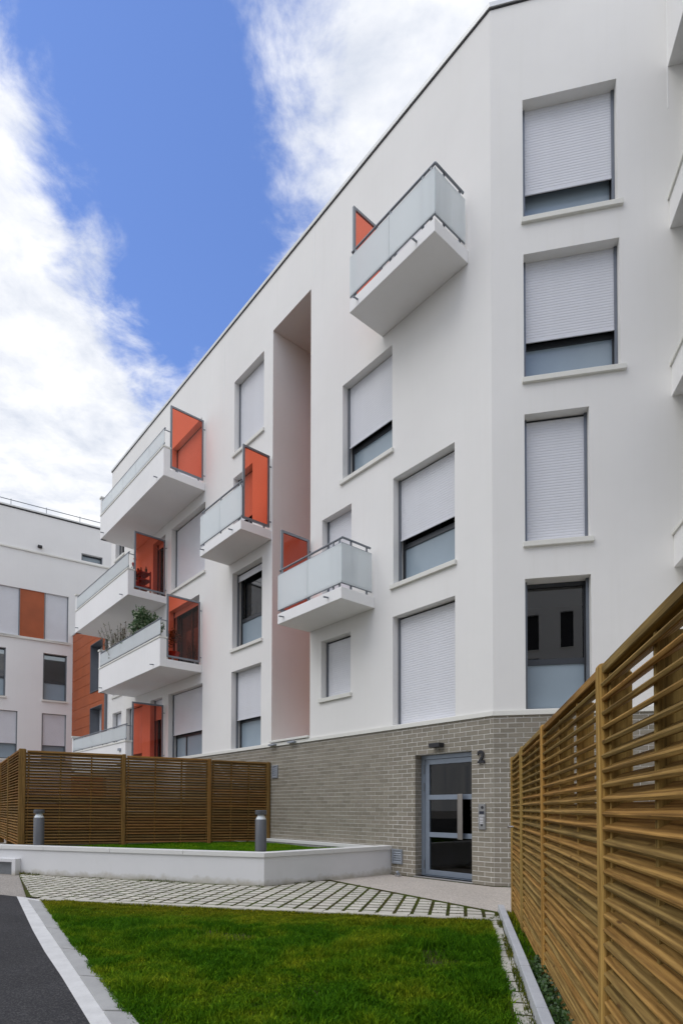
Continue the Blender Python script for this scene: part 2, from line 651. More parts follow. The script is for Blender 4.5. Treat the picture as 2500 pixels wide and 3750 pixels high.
def wall_sheet(x0, x1, z0, z1, holes):
    """front sheet at y = 0 with rectangular openings (hx0,hx1,hz0,hz1,depth) and their reveals"""
    mb = MB()
    xs = sorted({x0, x1, *[h[0] for h in holes], *[h[1] for h in holes]})
    zs = sorted({z0, z1, *[h[2] for h in holes], *[h[3] for h in holes]})
    xs = [x for x in xs if x0 <= x <= x1]
    zs = [z for z in zs if z0 <= z <= z1]
    idx = {}

    def vid(i, j):
        if (i, j) not in idx:
            idx[(i, j)] = len(mb.v)
            mb.v.append((xs[i], 0.0, zs[j]))
        return idx[(i, j)]
    for i in range(len(xs) - 1):
        for j in range(len(zs) - 1):
            cx, cz = (xs[i] + xs[i + 1]) / 2, (zs[j] + zs[j + 1]) / 2
            if any(h[0] < cx < h[1] and h[2] < cz < h[3] for h in holes):
                continue
            mb.f.append((vid(i + 1, j), vid(i, j), vid(i, j + 1), vid(i + 1, j + 1)))
    for a, b, c, d, dep in holes:
        mb.quad((a, 0, c), (a, -dep, c), (a, -dep, d), (a, 0, d))
        mb.quad((b, -dep, c), (b, 0, c), (b, 0, d), (b, -dep, d))
        mb.quad((a, 0, d), (a, -dep, d), (b, -dep, d), (b, 0, d))
        mb.quad((a, -dep, c), (a, 0, c), (b, 0, c), (b, -dep, c))
    return mb


def clip_half(poly, a, b):
    """keep the side to the left of a->b"""
    out = []
    n = len(poly)

    def sd(p):
        return (b[0] - a[0]) * (p[1] - a[1]) - (b[1] - a[1]) * (p[0] - a[0])
    for i in range(n):
        p, q = poly[i], poly[(i + 1) % n]
        sp, sq = sd(p), sd(q)
        if sp >= 0:
            out.append(p)
        if (sp > 0 > sq) or (sp < 0 < sq):
            k = sp / (sp - sq)
            out.append((p[0] + (q[0] - p[0]) * k, p[1] + (q[1] - p[1]) * k))
    return out


def clip_convex(poly, conv):
    for i in range(len(conv)):
        poly = clip_half(poly, conv[i], conv[(i + 1) % len(conv)])
        if len(poly) < 3:
            return []
    return poly


def area(p):
    return abs(sum(p[i][0] * p[(i + 1) % len(p)][1] - p[(i + 1) % len(p)][0] * p[i][1] for i in range(len(p)))) / 2


def inside(P, poly):
    """vectorised point in polygon; P is (n,2)"""
    x, y = P[:, 0], P[:, 1]
    c = np.zeros(len(P), bool)
    n = len(poly)
    for i in range(n):
        x0, y0 = poly[i]
        x1, y1 = poly[(i + 1) % n]
        k = ((y0 > y) != (y1 > y))
        t = (x1 - x0) * (y - y0) / ((y1 - y0) if y1 != y0 else 1e-9) + x0
        c ^= k & (x < t)
    return c


_NG = rng.random((64, 64))


def vnoise(P, s):
    q = P * s
    i = np.floor(q).astype(int)
    f = q - i
    f = f * f * (3 - 2 * f)
    g = lambda a, b: _NG[a % 64, b % 64]
    return (g(i[:, 0], i[:, 1]) * (1 - f[:, 0]) * (1 - f[:, 1]) + g(i[:, 0] + 1, i[:, 1]) * f[:, 0] * (1 - f[:, 1])
            + g(i[:, 0], i[:, 1] + 1) * (1 - f[:, 0]) * f[:, 1] + g(i[:, 0] + 1, i[:, 1] + 1) * f[:, 0] * f[:, 1])


def blades(name, P, z, h, mat, width=0.004, lean=0.5):
    n = len(P)
    a = rng.random(n) * 2 * pi
    ln = h * (rng.random(n) * lean)
    d = rng.random(n) * 2 * pi
    w = width * (0.6 + 0.8 * rng.random(n))
    ax, ay = np.cos(a) * w, np.sin(a) * w
    dx, dy = np.cos(d) * ln, np.sin(d) * ln
    V = np.zeros((n, 5, 3), np.float32)
    V[:, 0] = np.stack([P[:, 0] - ax, P[:, 1] - ay, z], 1)
    V[:, 1] = np.stack([P[:, 0] + ax, P[:, 1] + ay, z], 1)
    V[:, 2] = np.stack([P[:, 0] - ax * .8 + dx * .35, P[:, 1] - ay * .8 + dy * .35, z + h * .6], 1)
    V[:, 3] = np.stack([P[:, 0] + ax * .8 + dx * .35, P[:, 1] + ay * .8 + dy * .35, z + h * .6], 1)
    V[:, 4] = np.stack([P[:, 0] + dx, P[:, 1] + dy, z + h * (1 - 0.25 * rng.random(n))], 1)
    F = np.array([[0, 1, 3], [0, 3, 2], [2, 3, 4]], np.int32)
    L = (F[None] + (np.arange(n, dtype=np.int32) * 5)[:, None, None]).reshape(-1)
    me = bpy.data.meshes.new(name)
    me.vertices.add(n * 5)
    me.vertices.foreach_set('co', V.reshape(-1))
    me.loops.add(len(L))
    me.loops.foreach_set('vertex_index', L)
    me.polygons.add(n * 3)
    me.polygons.foreach_set('loop_start', np.arange(0, n * 9, 3, dtype=np.int32))
    me.materials.append(mat)
    me.update(calc_edges=True)
    return me


def leaves(mb, n, centre, rad, size, squash=1.0, shell=0.55):
    c = Vector(centre)
    for _ in range(n):
        d = Vector((random.gauss(0, 1), random.gauss(0, 1), random.gauss(0, 1))).normalized()
        r = shell + (1 - shell) * random.random()
        if random.random() < 0.25:
            r *= random.random()
        p = c + Vector((d.x * rad[0] * r, d.y * rad[1] * r, d.z * rad[2] * r))
        u = (d + Vector((random.gauss(0, .7), random.gauss(0, .7), random.gauss(0.3, .7)))).normalized()
        s = u.orthogonal().normalized()
        s.rotate(Matrix.Rotation(random.random() * 6.28, 3, u))
        L = size * random.uniform(0.7, 1.3)
        W = L * 0.26 * squash
        mb.quad(tuple(p), tuple(p + u * L * .5 + s * W), tuple(p + u * L), tuple(p + u * L * .5 - s * W))


# ------------------------------------------------------------------ plan of the place
AA, AB, AC = 0.708135606, 0.203082314, 0.975937174
K = Vector((2.38488, 9.19179, 0))
dA, nA = Vector((-sin(AA), cos(AA), 0)), Vector((-cos(AA), -sin(AA), 0))
dB, nB = Vector((cos(AB), -sin(AB), 0)), Vector((-sin(AB), -cos(AB), 0))
dF = Vector((sin(AB), cos(AB), 0))
dC, nC = Vector((sin(AC), cos(AC), 0)), Vector((cos(AC), -sin(AC), 0))
MA = frame(K, dA, nA)                    # x runs left along the long facade, y outward, z up
MBF = frame(K, -dB, nB)                  # short facade right of the corner, x = -s
CO = K + dA * 22.13
MC = frame(CO, -dC, nC)                  # far block
MF = frame(K + dB * 2.86, dF, -dB)       # return wing


def uv(u, v):
    p = dB * u + dF * v
    return (p.x, p.y)


def onA(t, out=0.0):
    p = K + dA * t + nA * out
    return (p.x, p.y)


def mitre(out, tA, sB):
    """plan points of the facade line A far end -> corner -> B end, pushed outward"""
    c = K + (nA + nB) * (out / (1 + nA.dot(nB)))
    a = K + dA * tA + nA * out
    b = K + dB * sB + nB * out
    return [(a.x, a.y), (c.x, c.y), (b.x, b.y)]


def band(outer, inner, tA, sB, z0, z1):
    o, i = mitre(outer, tA, sB), mitre(inner, tA, sB)
    mb = MB()
    for k in range(2):
        mb.prism([i[k], o[k], o[k + 1], i[k + 1]], z0, z1)
    return mb


# ------------------------------------------------------------------ ground
g = MB()
g.poly([(-300, -300, -0.04), (300, -300, -0.04), (300, 500, -0.04), (-300, 500, -0.04)])
structure('ground', g, GRAVEL2)

road = MB()
road.poly([(x, y, 0.0) for x, y in [(-60, -40), (8, -40), (0.85, -0.15), (-1.30, 3.19), (-1.40, 3.34), (-2.90, 5.61), (-4.46, 8.09), (-4.80, 8.27), (-60, 34)]])
structure('road', road, ASPHALT)

strip = MB()
so = [(-4.24, 7.96), (-2.96, 5.93), (-2.39, 5.06), (-1.88, 4.28), (-1.30, 3.36), (0.95, -0.10)]
si = [(-4.46, 8.09), (-2.90 - .16, 5.61 + .24), (-2.50, 4.98), (-2.01, 4.25), (-1.43, 3.36), (0.80, -0.18)]
for k in range(5):
    strip.poly([(*si[k], .004), (*si[k + 1], .004), (*so[k + 1], .004), (*so[k], .004)])
structure('road_edge_strip', strip, WHITESTRIP)

# grey kerb stones beside the strip
kerb = structure('kerb', MB().prism([(-4.22, 7.90), (-3.95, 7.70), (-1.14, 3.30), (1.1, -0.1), (0.96, -0.1), (-1.29, 3.30)], -0.05, 0.001), SOIL)
p0, p1 = Vector((-4.235, 7.925)), Vector((-1.30, 3.345))
q0, q1 = Vector((-3.955, 7.735)), Vector((-1.15, 3.345))
cuts = [0.0, 0.03, 0.43, 0.62, 0.80, 0.96, 1.14, 1.32, 1.5]
for a, b in zip(cuts, cuts[1:]):
    a2, b2 = a + 0.003, b - 0.003
    P = [p0.lerp(p1, a2), p0.lerp(p1, b2), q0.lerp(q1, b2), q0.lerp(q1, a2)]
    part('kerb_stone', MB().prism([tuple(p) for p in P], -0.04, 0.014), KERBM if a > 0 else WHITESTRIP, kerb, bevel=0.004)

# gravel path to the door and the patch at the far left
path = MB()
path.poly([(x, y, 0.0) for x, y in [onA(2.40), onA(-0.02), tuple((K + dB * 4.2)[:2]), uv(4.2, 6.9), uv(.47, 7.08), uv(.40, 7.02), (-0.27, 9.86), (-0.18, 9.98)]])
structure('path', path, GRAVEL)
path2 = MB()
path2.poly([(x, y, 0.001) for x, y in [(-4.27, 7.985), (-5.70, 10.42), (-5.85, 10.74), (-14, 14.5), (-20, 18), (-20, 16), (-4.80, 8.27), (-4.46, 8.092)]])
structure('path', path2, GRAVEL2)
drip = band(0.035, 0.0, 2.25, 0.6, 0.0, 0.008)
structure('door_drain_strip', drip, SOIL)

# paving bed and pavers on a 0.2 m grid that follows the short facade
bed = MB()
bed_poly = [(-4.27, 7.98), (-5.75, 10.5), (-5.83, 10.72), (-1.19, 9.06), (-0.20, 9.95), uv(.445, 7.06), uv(.40, 6.62), uv(.40, 2.2), uv(.27, 2.2), uv(.29, 6.60)]
bed.poly([(x, y, 0.0138) for x, y in bed_poly])
paving = structure('paving', bed, MOSS)
LINE0, LINE1 = (.30, 6.565), (-5.45, 6.80)                      # lawn side of the white border, in (u,v)


def bline(u, w=0.0):
    k = (u - LINE0[0]) / (LINE1[0] - LINE0[0])
    return LINE0[1] + (LINE1[1] - LINE0[1]) * k + w


def to_uv(p):
    q = Vector((p[0], p[1], 0))
    return (q.dot(dB), q.dot(dF))


conv_left = [to_uv(p) for p in [(-4.24, 8.05), (-5.70, 10.42), (-5.80, 10.66), (-1.21, 9.02)]]
cu = -2.975
conv_left = [(cu, bline(cu, .125)), (cu, conv_left[3][1]), conv_left[3], conv_left[2], conv_left[1], conv_left[0], (-5.5, bline(-5.5, .125))]
cr = [to_uv(p) for p in [(-1.19, 9.02), (-0.26, 9.82)]]
conv_right = [(cu, bline(cu, .125)), (.40, bline(.40, .125)), (.40, 6.98), cr[1], (cu, cr[0][1])]


def hull(pts):
    pts = sorted(set(pts))
    def half(it):
        h = []
        for p in it:
            while len(h) > 1 and (h[-1][0] - h[-2][0]) * (p[1] - h[-2][1]) - (h[-1][1] - h[-2][1]) * (p[0] - h[-2][0]) <= 0:
                h.pop()
            h.append(p)
        return h[:-1]
    return half(pts) + half(pts[::-1])


conv_left, conv_right = hull(conv_left), hull(conv_right)


def paver_mesh(poly, h=0.0145, ins=0.005):
    n = len(poly)
    cx, cy = sum(p[0] for p in poly) / n, sum(p[1] for p in poly) / n
    mb = MB()
    top = []
    for x, y in poly:
        dx, dy = cx - x, cy - y
        L = math.hypot(dx, dy) or 1
        top.append((x + dx / L * ins * 1.4, y + dy / L * ins * 1.4))
    mb.v = [(x, y, -0.05) for x, y in poly] + [(x, y, h - 0.006) for x, y in poly] + [(x, y, h) for x, y in top]
    for k in range(2):
        for i in range(n):
            j = (i + 1) % n
            mb.f.append((k * n + i, k * n + j, (k + 1) * n + j, (k + 1) * n + i))
    mb.f.append(tuple(range(2 * n, 3 * n)))
    return mb


MUV = frame(Vector((0, 0, 0)), dB, dF)
GU, GV, JU, JV = 0.2015, 0.2, 0.034, 0.040
shared = [paver_mesh([(-(GU - JU) / 2 + random.uniform(-.002, .002), -(GV - JV) / 2 + random.uniform(-.002, .002)),
                      ((GU - JU) / 2, -(GV - JV) / 2), ((GU - JU) / 2 + random.uniform(-.002, .002), (GV - JV) / 2),
                      (-(GU - JU) / 2, (GV - JV) / 2 + random.uniform(-.002, .002))]).mesh('paver', PAVER) for _ in range(5)]
pieces = []
for i in range(-42, 3):
    for j in range(-3, 24):
        u0 = 0.033 + i * GU + JU / 2
        v0 = 6.69 + j * GV + JV / 2
        cell = [(u0, v0), (u0 + GU - JU, v0), (u0 + GU - JU, v0 + GV - JV), (u0, v0 + GV - JV)]
        full = (GU - JU) * (GV - JV)
        for conv in (conv_left, conv_right):
            if (conv is conv_left) != (u0 + GU / 2 < cu):
                continue
            pc = clip_convex(cell, conv)
            if len(pc) >= 3 and area(pc) > 0.12 * full:
                pieces.append((u0, v0, pc, area(pc) > 0.995 * full))
pieces.sort(key=lambda p: p[0] ** 2 + p[1] ** 2)
rest = MB()
npaver = 0
for u0, v0, pc, whole in pieces:
    dz = random.uniform(0.0, 0.0022)
    if npaver < 280:
        npaver += 1
        if whole:
            M = MUV @ T(u0 + (GU - JU) / 2, v0 + (GV - JV) / 2, dz) @ Matrix.Rotation(random.uniform(-.012, .012), 4, 'Z')
            put('paver', random.choice(shared), paving, M)
        else:
            part('paver', paver_mesh(pc), PAVER, paving, MUV @ T(0, 0, dz))
    else:
        q = paver_mesh(pc)
        n = len(rest.v)
        rest.v += [(x, y, z + dz) for x, y, z in q.v]
        rest.f += [tuple(n + i for i in f) for f in q.f]
if rest.v:
    part('pavers', rest, PAVER, paving, MUV, kind='stuff')
# white border between paving and lawn
u = .40
while u > -5.5:
    w = min(1.0, u + 5.52)
    a, b = u - 0.003, u - w + 0.003
    pc = [(b, bline(b)), (a, bline(a)), (a, bline(a, .118)), (b, bline(b, .118))]
    part('border_stone', paver_mesh(pc, 0.018, 0.004), PAVER, paving, MUV)
    u -= w
# single file of stones along the kerb
v = 6.53
while v > 2.4:
    L = 0.205 + random.uniform(-.006, .006)
    cx = .345 + random.uniform(-.004, .004)
    pts = [(cx - .052, v - L), (cx + .05, v - L + random.uniform(-.006, .006)), (cx + .052, v), (cx - .05, v + random.uniform(-.006, .006))]
    part('paver', paver_mesh(pts, 0.0145, 0.008), PAVER, paving, MUV @ T(0, 0, random.uniform(.0015, .007)))
    v -= L + 0.021

# upstanding kerb along the louvre fence
edging = structure('garden_edging', MB().prism([uv(.405, 7.08), uv(.475, 7.08), uv(.475, .4), uv(.405, .4)], -0.06, 0.01), SOIL)
v = 7.085
while v > 0.9:
    part('kerb_stone', MB().prism([uv(.402, v - .003), uv(.468, v - .003), uv(.468, v - .897), uv(.402, v - .897)], -0.05, 0.105 + random.uniform(-.003, .003)), KERBL, edging, bevel=0.006)
    v -= 0.90
bedR = MB()
bedR.poly([(x, y, 0.02) for x, y in [uv(.468, 7.08), uv(2.2, 7.08), uv(2.2, .3), uv(.468, .3)]])
structure('fence_soil', bedR, SOIL)

# lawn
lawn_poly = [(-3.90, 7.66), (-2.40, 5.28), (-1.12, 3.30), (0.35, 1.0), uv(.285, 1.0), uv(.285, 6.55)]
lw = MB()
lw.poly([(x, y, -0.012) for x, y in lawn_poly + [uv(.2, 6.57), (-3.93, 7.745)]])
structure('lawn', lw, SOIL)


def scatter(poly, n):
    a = np.array(poly)
    lo, hi = a.min(0), a.max(0)
    P = lo + rng.random((int(n * 2.6), 2)) * (hi - lo)
    P = P[inside(P, poly)]
    return P[:n]


P = scatter([(-3.93, 7.71), (-2.425, 5.28), (-1.15, 3.30), (0.32, 1.0), uv(.30, 1.0), uv(.30, 6.57)], 260000)
keep = P[:, 1] > 2.7
P = P[keep]
tall = vnoise(P, 1.5) * .4 + vnoise(P, 4.3) * .35 + vnoise(P + 2, 11.0) * .25
bare = vnoise(P + 11.3, 1.9) * .65 + vnoise(P + 3.1, 6.0) * .35
dborder = np.clip((bline(0) + .09 - (P @ np.array([dF.x, dF.y]))) / 0.9, 0, 1)
h = (0.022 + 0.085 * np.clip((tall - .28) * 2.0, 0, 1)) * (0.55 + .45 * dborder) * (0.6 + .6 * rng.random(len(P)))
ok = rng.random(len(P)) < np.clip((bare - .16) * 4.5, .12, 1)
P, h = P[ok], h[ok]
ex_, hx_ = [], []
for (a, b, n) in (((-3.92, 7.71), (-1.13, 3.30), 5200), ((-3.9, 7.66), uv(.30, 6.545), 4200), (uv(.30, 6.5), uv(.30, 2.4), 2600)):
    t = rng.random(n)
    w = vnoise(np.stack([t * 31, t * 0 + b[0]], 1), 1.0)
    p = np.array(a) + t[:, None] * (np.array(b) - np.array(a)) + (rng.random((n, 2)) - .5) * .05 * (.4 + 1.2 * w)[:, None]
    ex_.append(p)
    hx_.append(.02 + .06 * w * rng.random(n))
P, h = np.concatenate([P] + ex_), np.concatenate([h] + hx_)
o = put('lawn_grass', blades('lawn_grass', P, np.full(len(P), -.012), h, GRASS, 0.0036, 0.8), None, kind='stuff')
tag(o, 'uneven green lawn grass in front of the pale paving', 'grass')
# weeds in the joints and along the planter foot
W = scatter(bed_poly, 60000)
q = np.stack([W @ np.array([dB.x, dB.y]), W @ np.array([dF.x, dF.y])], 1)
fu = np.mod(q[:, 0] - 0.033, GU)
fv = np.mod(q[:, 1] - 6.69, GV)
inj = ((fu < JU / 2) | (fu > GU - JU / 2))
inr = ((fv < JV / 2) | (fv > GV - JV / 2))
dens = vnoise(W, 2.2) * .5 + vnoise(W + 5, 7) * .5
ok = (inj & (rng.random(len(W)) < np.clip((dens - .25) * 3, .1, 1))) | (inr & (rng.random(len(W)) < np.clip((dens - .5) * 2.5, 0.02, .8)))
W = W[ok & (q[:, 0] < .3)]
hw = 0.008 + 0.03 * rng.random(len(W)) * vnoise(W, 3.0)
pts, hs = [W], [hw]


def along(a, b, n, spread, hmin, hmax):
    t = rng.random(n)
    c = np.clip(vnoise(np.stack([t * 14, t * 0 + a[0]], 1), 1.0) - .35, 0, 1) * 1.6
    k = rng.random(n) < c
    t = t[k]
    n = len(t)
    d = np.array([b[0] - a[0], b[1] - a[1]])
    nn = np.array([d[1], -d[0]]) / np.linalg.norm(d)
    p = np.array(a) + t[:, None] * d + nn * (rng.random(n) * spread)[:, None]
    pts.append(p)
    hs.append(hmin + (hmax - hmin) * rng.random(n) * c[k])


along((-5.8, 10.68), (-1.19, 9.05), 2600, .07, .01, .09)
along((-1.19, 9.05), (-0.2, 9.97), 500, .05, .01, .05)
along(uv(.40, 6.9), uv(.40, 2.6), 2600, .045, .01, .10)
along(uv(.42, 6.9), uv(.30, 6.55), 120, .05, .01, .04)
W, hw = np.concatenate(pts), np.concatenate(hs)
o = put('joint_weeds', blades('joint_weeds', W, np.full(len(W), .012), hw, WEED, 0.003, 0.9), None, kind='stuff')
tag(o, 'moss and weeds growing in the paving joints', 'weeds')
# rough grass and ground cover under the right fence
P = scatter([uv(.475, 7.0), uv(.62, 7.0), uv(.62, 1.6), uv(.475, 1.6)], 9000)
vv = P @ np.array([dF.x, dF.y])
P = P[rng.random(len(P)) < np.where(vv > 4.4, 1.0, .25)]
hh = 0.03 + 0.11 * rng.random(len(P)) * vnoise(P, 2.5)
o = put('verge_grass', blades('verge_grass', P, np.full(len(P), .02), hh, GRASS, 0.003, 0.9), None, kind='stuff')
tag(o, 'rough grass in the strip between pale kerb and louvre fence', 'grass')
gc = MB()
for _ in range(1500):
    v = 2.0 + 2.6 * random.random()
    u = .485 + .15 * random.random()
    p = Vector((*uv(u, v), .03 + .10 * random.random() ** 1.5))
    for k in range(3):
        d = Vector((random.gauss(0, 1), random.gauss(0, 1), random.uniform(.1, .9))).normalized()
        s = d.orthogonal().normalized()
        L, Wd = .022, .011
        gc.quad(tuple(p), tuple(p + d * L * .55 + s * Wd), tuple(p + d * L), tuple(p + d * L * .55 - s * Wd))
o = part('ground_cover', gc, LEAF_GROUND, None, kind='stuff')
tag(o, 'dark leafy ground cover at the foot of the louvre fence', 'ground cover')

# ------------------------------------------------------------------ windows, shutters, balconies
SLAT_P = 0.0445
slat_cache = {}


def slat_mesh(L):
    k = round(L, 3)
    if k not in slat_cache:
        mb = MB()
        prof = [(0.0005, 0.0), (0.003, 0.003), (0.0042, 0.012), (0.0042, 0.030), (0.003, 0.0405), (0.0005, 0.0442)]
        n = len(prof)
        mb.v = [(0, y, z) for y, z in prof] + [(L, y, z) for y, z in prof]
        for i in range(n - 1):
            mb.f.append((i + n, i, i + 1, i + 1 + n))
        mb.f.append((0, n, 2 * n - 1, n - 1))
        slat_cache[k] = mb.mesh('slat', SHUTTER)
    return slat_cache[k]


def window(parent, M, x0, x1, z0, z1, dep=.19, shut=1.0, transom=.68, mull=None, sill=True, slats=True, gap=0.0, frost=True, upper=None, guide=GUIDE, sillx=(.04, .05)):
    y = -dep - .075
    fr = MB()
    fr.box(x0, x0 + .055, y - .06, y + .002, z0, z1)
    fr.box(x1 - .055, x1, y - .06, y + .002, z0, z1)
    fr.box(x0 + .055, x1 - .055, y - .06, y + .002, z1 - .06, z1)
    fr.box(x0 + .055, x1 - .055, y - .06, y + .002, z0, z0 + .045)
    zt = z0 + transom
    if transom:
        fr.box(x0 + .055, x1 - .055, y - .055, y - .002, zt - .035, zt + .055)
    if mull:
        fr.box(mull - .035, mull + .035, y - .05, y - .006, z0 + .045, z1 - .06)
    w = part('window', fr, FRAME, parent, M)
    y = -dep
    part('shutter_guide', MB().box(x0, x0 + .045, y + .004, y + .045, z0, z1), guide, w, M)
    part('shutter_guide', MB().box(x1 - .045, x1, y + .004, y + .045, z0, z1), guide, w, M)
    mid = zt if transom else z0 + .05
    y = -dep - .075
    if transom:
        part('pane', MB().box(x0 + .05, x1 - .05, y - .035, y - .025, z0 + .04, zt - .03), FROSTPANE if frost else CLEARPANE, w, M)
    if shut < 0.97:
        part('pane', MB().box(x0 + .05, x1 - .05, y - .04, y - .03, mid + .04, z1 - .05), upper or CLEARPANE, w, M)
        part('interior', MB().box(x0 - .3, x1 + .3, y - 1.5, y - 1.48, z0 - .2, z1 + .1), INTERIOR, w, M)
    y = -dep
    if shut > 0:
        zb = z1 - .035 - shut * (z1 - z0 - .035) + gap
        n = max(1, int(round((z1 - .02 - zb) / SLAT_P)))
        xa, xb = x0 + .042, x1 - .042
        if slats:
            sm = slat_mesh(xb - xa)
            for k in range(n):
                put('slat', sm, w, M @ T(xa, y + .016, zb + k * SLAT_P))
        else:
            mb = MB()
            src = slat_mesh(xb - xa)
            vs_ = [tuple(q.co) for q in src.vertices]
            fs_ = [tuple(q.vertices) for q in src.polygons]
            for k in range(n):
                b0 = len(mb.v)
                mb.v += [(xa + a, y + .016 + b, zb + k * SLAT_P + c) for a, b, c in vs_]
                mb.f += [tuple(b0 + i for i in f) for f in fs_]
            part('shutter_slats', mb, SHUTTER, w, M, kind='stuff')
        if shut < .97 or gap:
            part('shutter_bottom_bar', MB().box(xa, xb, y + .012, y + .03, zb - .03, zb - .002), SHUTTER, w, M)
        part('shutter_backing', MB().box(xa, xb, y + .007, y + .011, zb - .002, z1 - .005), DARKGAP, w, M)
    if sill:
        part('sill', MB().box(x0 - sillx[0], x1 + sillx[1], -dep - .07, .05, z0 - .085, z0 - .003), SILLM, w, M, bevel=.006)
    return w


def balcony(parent, x0, x1, zb, kind, screen, label=None):
    dep = .85 if kind == 'glass' else 1.24
    M = MA
    zt = zb + .22
    sl = MB()
    sl.box(x0, x1, .002, dep, zb, zt)
    b = part('balcony', sl, SLABM, parent, M, bevel=.008)
    # drip groove edge and water spouts
    sp = ([x0 + .38, x1 - .22] if kind == 'glass' else [x0 + .42, x1 - .35])
    for x in sp:
        part('drain_spout', MB().tube((x, dep - .05, zb + .115), (x, dep + .11, zb + .10), .016, 10), BALFRAME, b, M)
    g0, g1, hr = (zb + .31, zb + 1.04, zb + 1.15) if kind == 'glass' else (zb + .89, zb + 1.27, zb + 1.33)
    rail = MB()
    rail.tube((x0 + .02, dep - .045, hr), (x1 - .02, dep - .045, hr), .021, 10)
    open_side = None if kind != 'glass' else (x0 if screen == 'left' else x1)
    if kind == 'glass' and screen == 'left':
        rail.tube((x0 + .02, dep - .045, hr), (x0 + .02, .10, hr), .021, 10)
    part('handrail', rail, BALFRAME, b, M, smooth=True)
    tops = MB()
    tops.box(x0 + .0, x1 - .0, dep - .03, dep - .012, g1 - .03, g1 + .012)
    tops.box(x0 + .0, x1 - .0, dep - .03, dep - .012, g0 - .022, g0 + .02)
    if kind == 'glass' and screen == 'left':
        tops.box(x0 + .008, x0 + .026, .07, dep - .032, g1 - .03, g1 + .012)
        tops.box(x0 + .008, x0 + .026, .07, dep - .032, g0 - .022, g0 + .02)
    part('rail', tops, BALFRAME, b, M)
    npan = max(2, int(round((x1 - x0) / 1.02)))
    edges = [x0 + (x1 - x0) * k / npan for k in range(npan + 1)]
    y = dep - .021
    for a, c in zip(edges, edges[1:]):
        part('glass_panel', MB().box(a + .004, c - .004, y - .005 + .013, y + .005 + .013, g0 - .01, g1 - .002), FROST, b, M)
    if kind == 'glass' and screen == 'left':
        part('glass_panel', MB().box(x0 - .002, x0 + .007, .075, .45, g0 - .01, g1 - .002), FROST, b, M)
        part('glass_panel', MB().box(x0 - .002, x0 + .007, .455, dep - .014, g0 - .01, g1 - .002), FROST, b, M)
    zfoot = zt - .002 if kind == 'glass' else zb + .825
    posts = [x0 + .1] + edges[1:-1] + [x1 - .12]
    if kind == 'glass' and screen == 'left':
        posts.insert(1, x0 + .28)
    for px_ in posts:
        part('post', MB().box(px_ - .02, px_ + .02, dep - .052, dep - .034, zfoot, hr - .015), BALFRAME, b, M)
    if kind == 'glass' and screen == 'left':
        for yy in (.18, .58):
            part('post', MB().box(x0 + .03, x0 + .046, yy - .02, yy + .02, zt - .002, hr - .015), BALFRAME, b, M)
    if kind != 'glass':
        part('parapet', MB().box(x0 + .002, x1 - .002, dep - .19, dep + .004, zb - .003, zb + .78), SLABM, b, M, bevel=.008)
        part('parapet_coping', MB().box(x0 - .012, x1, dep - .21, dep + .022, zb + .781, zb + .83), SILLM, b, M, bevel=.006)
        part('side_wall', MB().box(x1 - .11, x1 + .002, .01, dep + .006, zb - .003, zb + 1.38), SLABM, b, M, bevel=.006)
        part('parapet_coping', MB().box(x1 - .135, x1 + .03, .02, dep + .035, zb + 1.381, zb + 1.44), SILLM, b, M, bevel=.006)
        tie = MB().tube((x0 + .03, dep - .045, hr - .05), (x0 + .03, 1.02, hr - .05), .014, 8)
        part('rail_tie', tie, BALFRAME, b, M)
    # orange privacy screen across one end
    if screen:
        xs = x0 + .03 if screen == 'right' else x1 - .03
        ya, yb = (.05, .79) if kind == 'glass' else (.05, 1.045)
        z0, z1 = zb + .285, zb + 2.03
        f = MB()
        f.box(xs - .02, xs + .02, ya, ya + .05, z0, z1)
        f.box(xs - .02, xs + .02, yb - .05, yb, z0, z1)
        f.box(xs - .02, xs + .02, ya + .05, yb - .05, z1 - .05, z1)
        f.box(xs - .02, xs + .02, ya + .05, yb - .05, z0, z0 + .05)
        for yy in (ya + .15, yb - .18):
            f.box(xs - .015, xs + .015, yy - .02, yy + .02, zt - .002, z0)
        for z_ in (z0 + .15, z1 - .25):
            f.box(xs - .012, xs + .012, -.002, ya, z_ - .012, z_ + .012)
        part('privacy_screen_frame', f, BALFRAME, b, M)
        part('orange_pane', MB().box(xs - .004, xs + .004, ya + .045, yb - .045, z0 + .045, z1 - .045), ORANGE_GLASS, b, M)
    return b


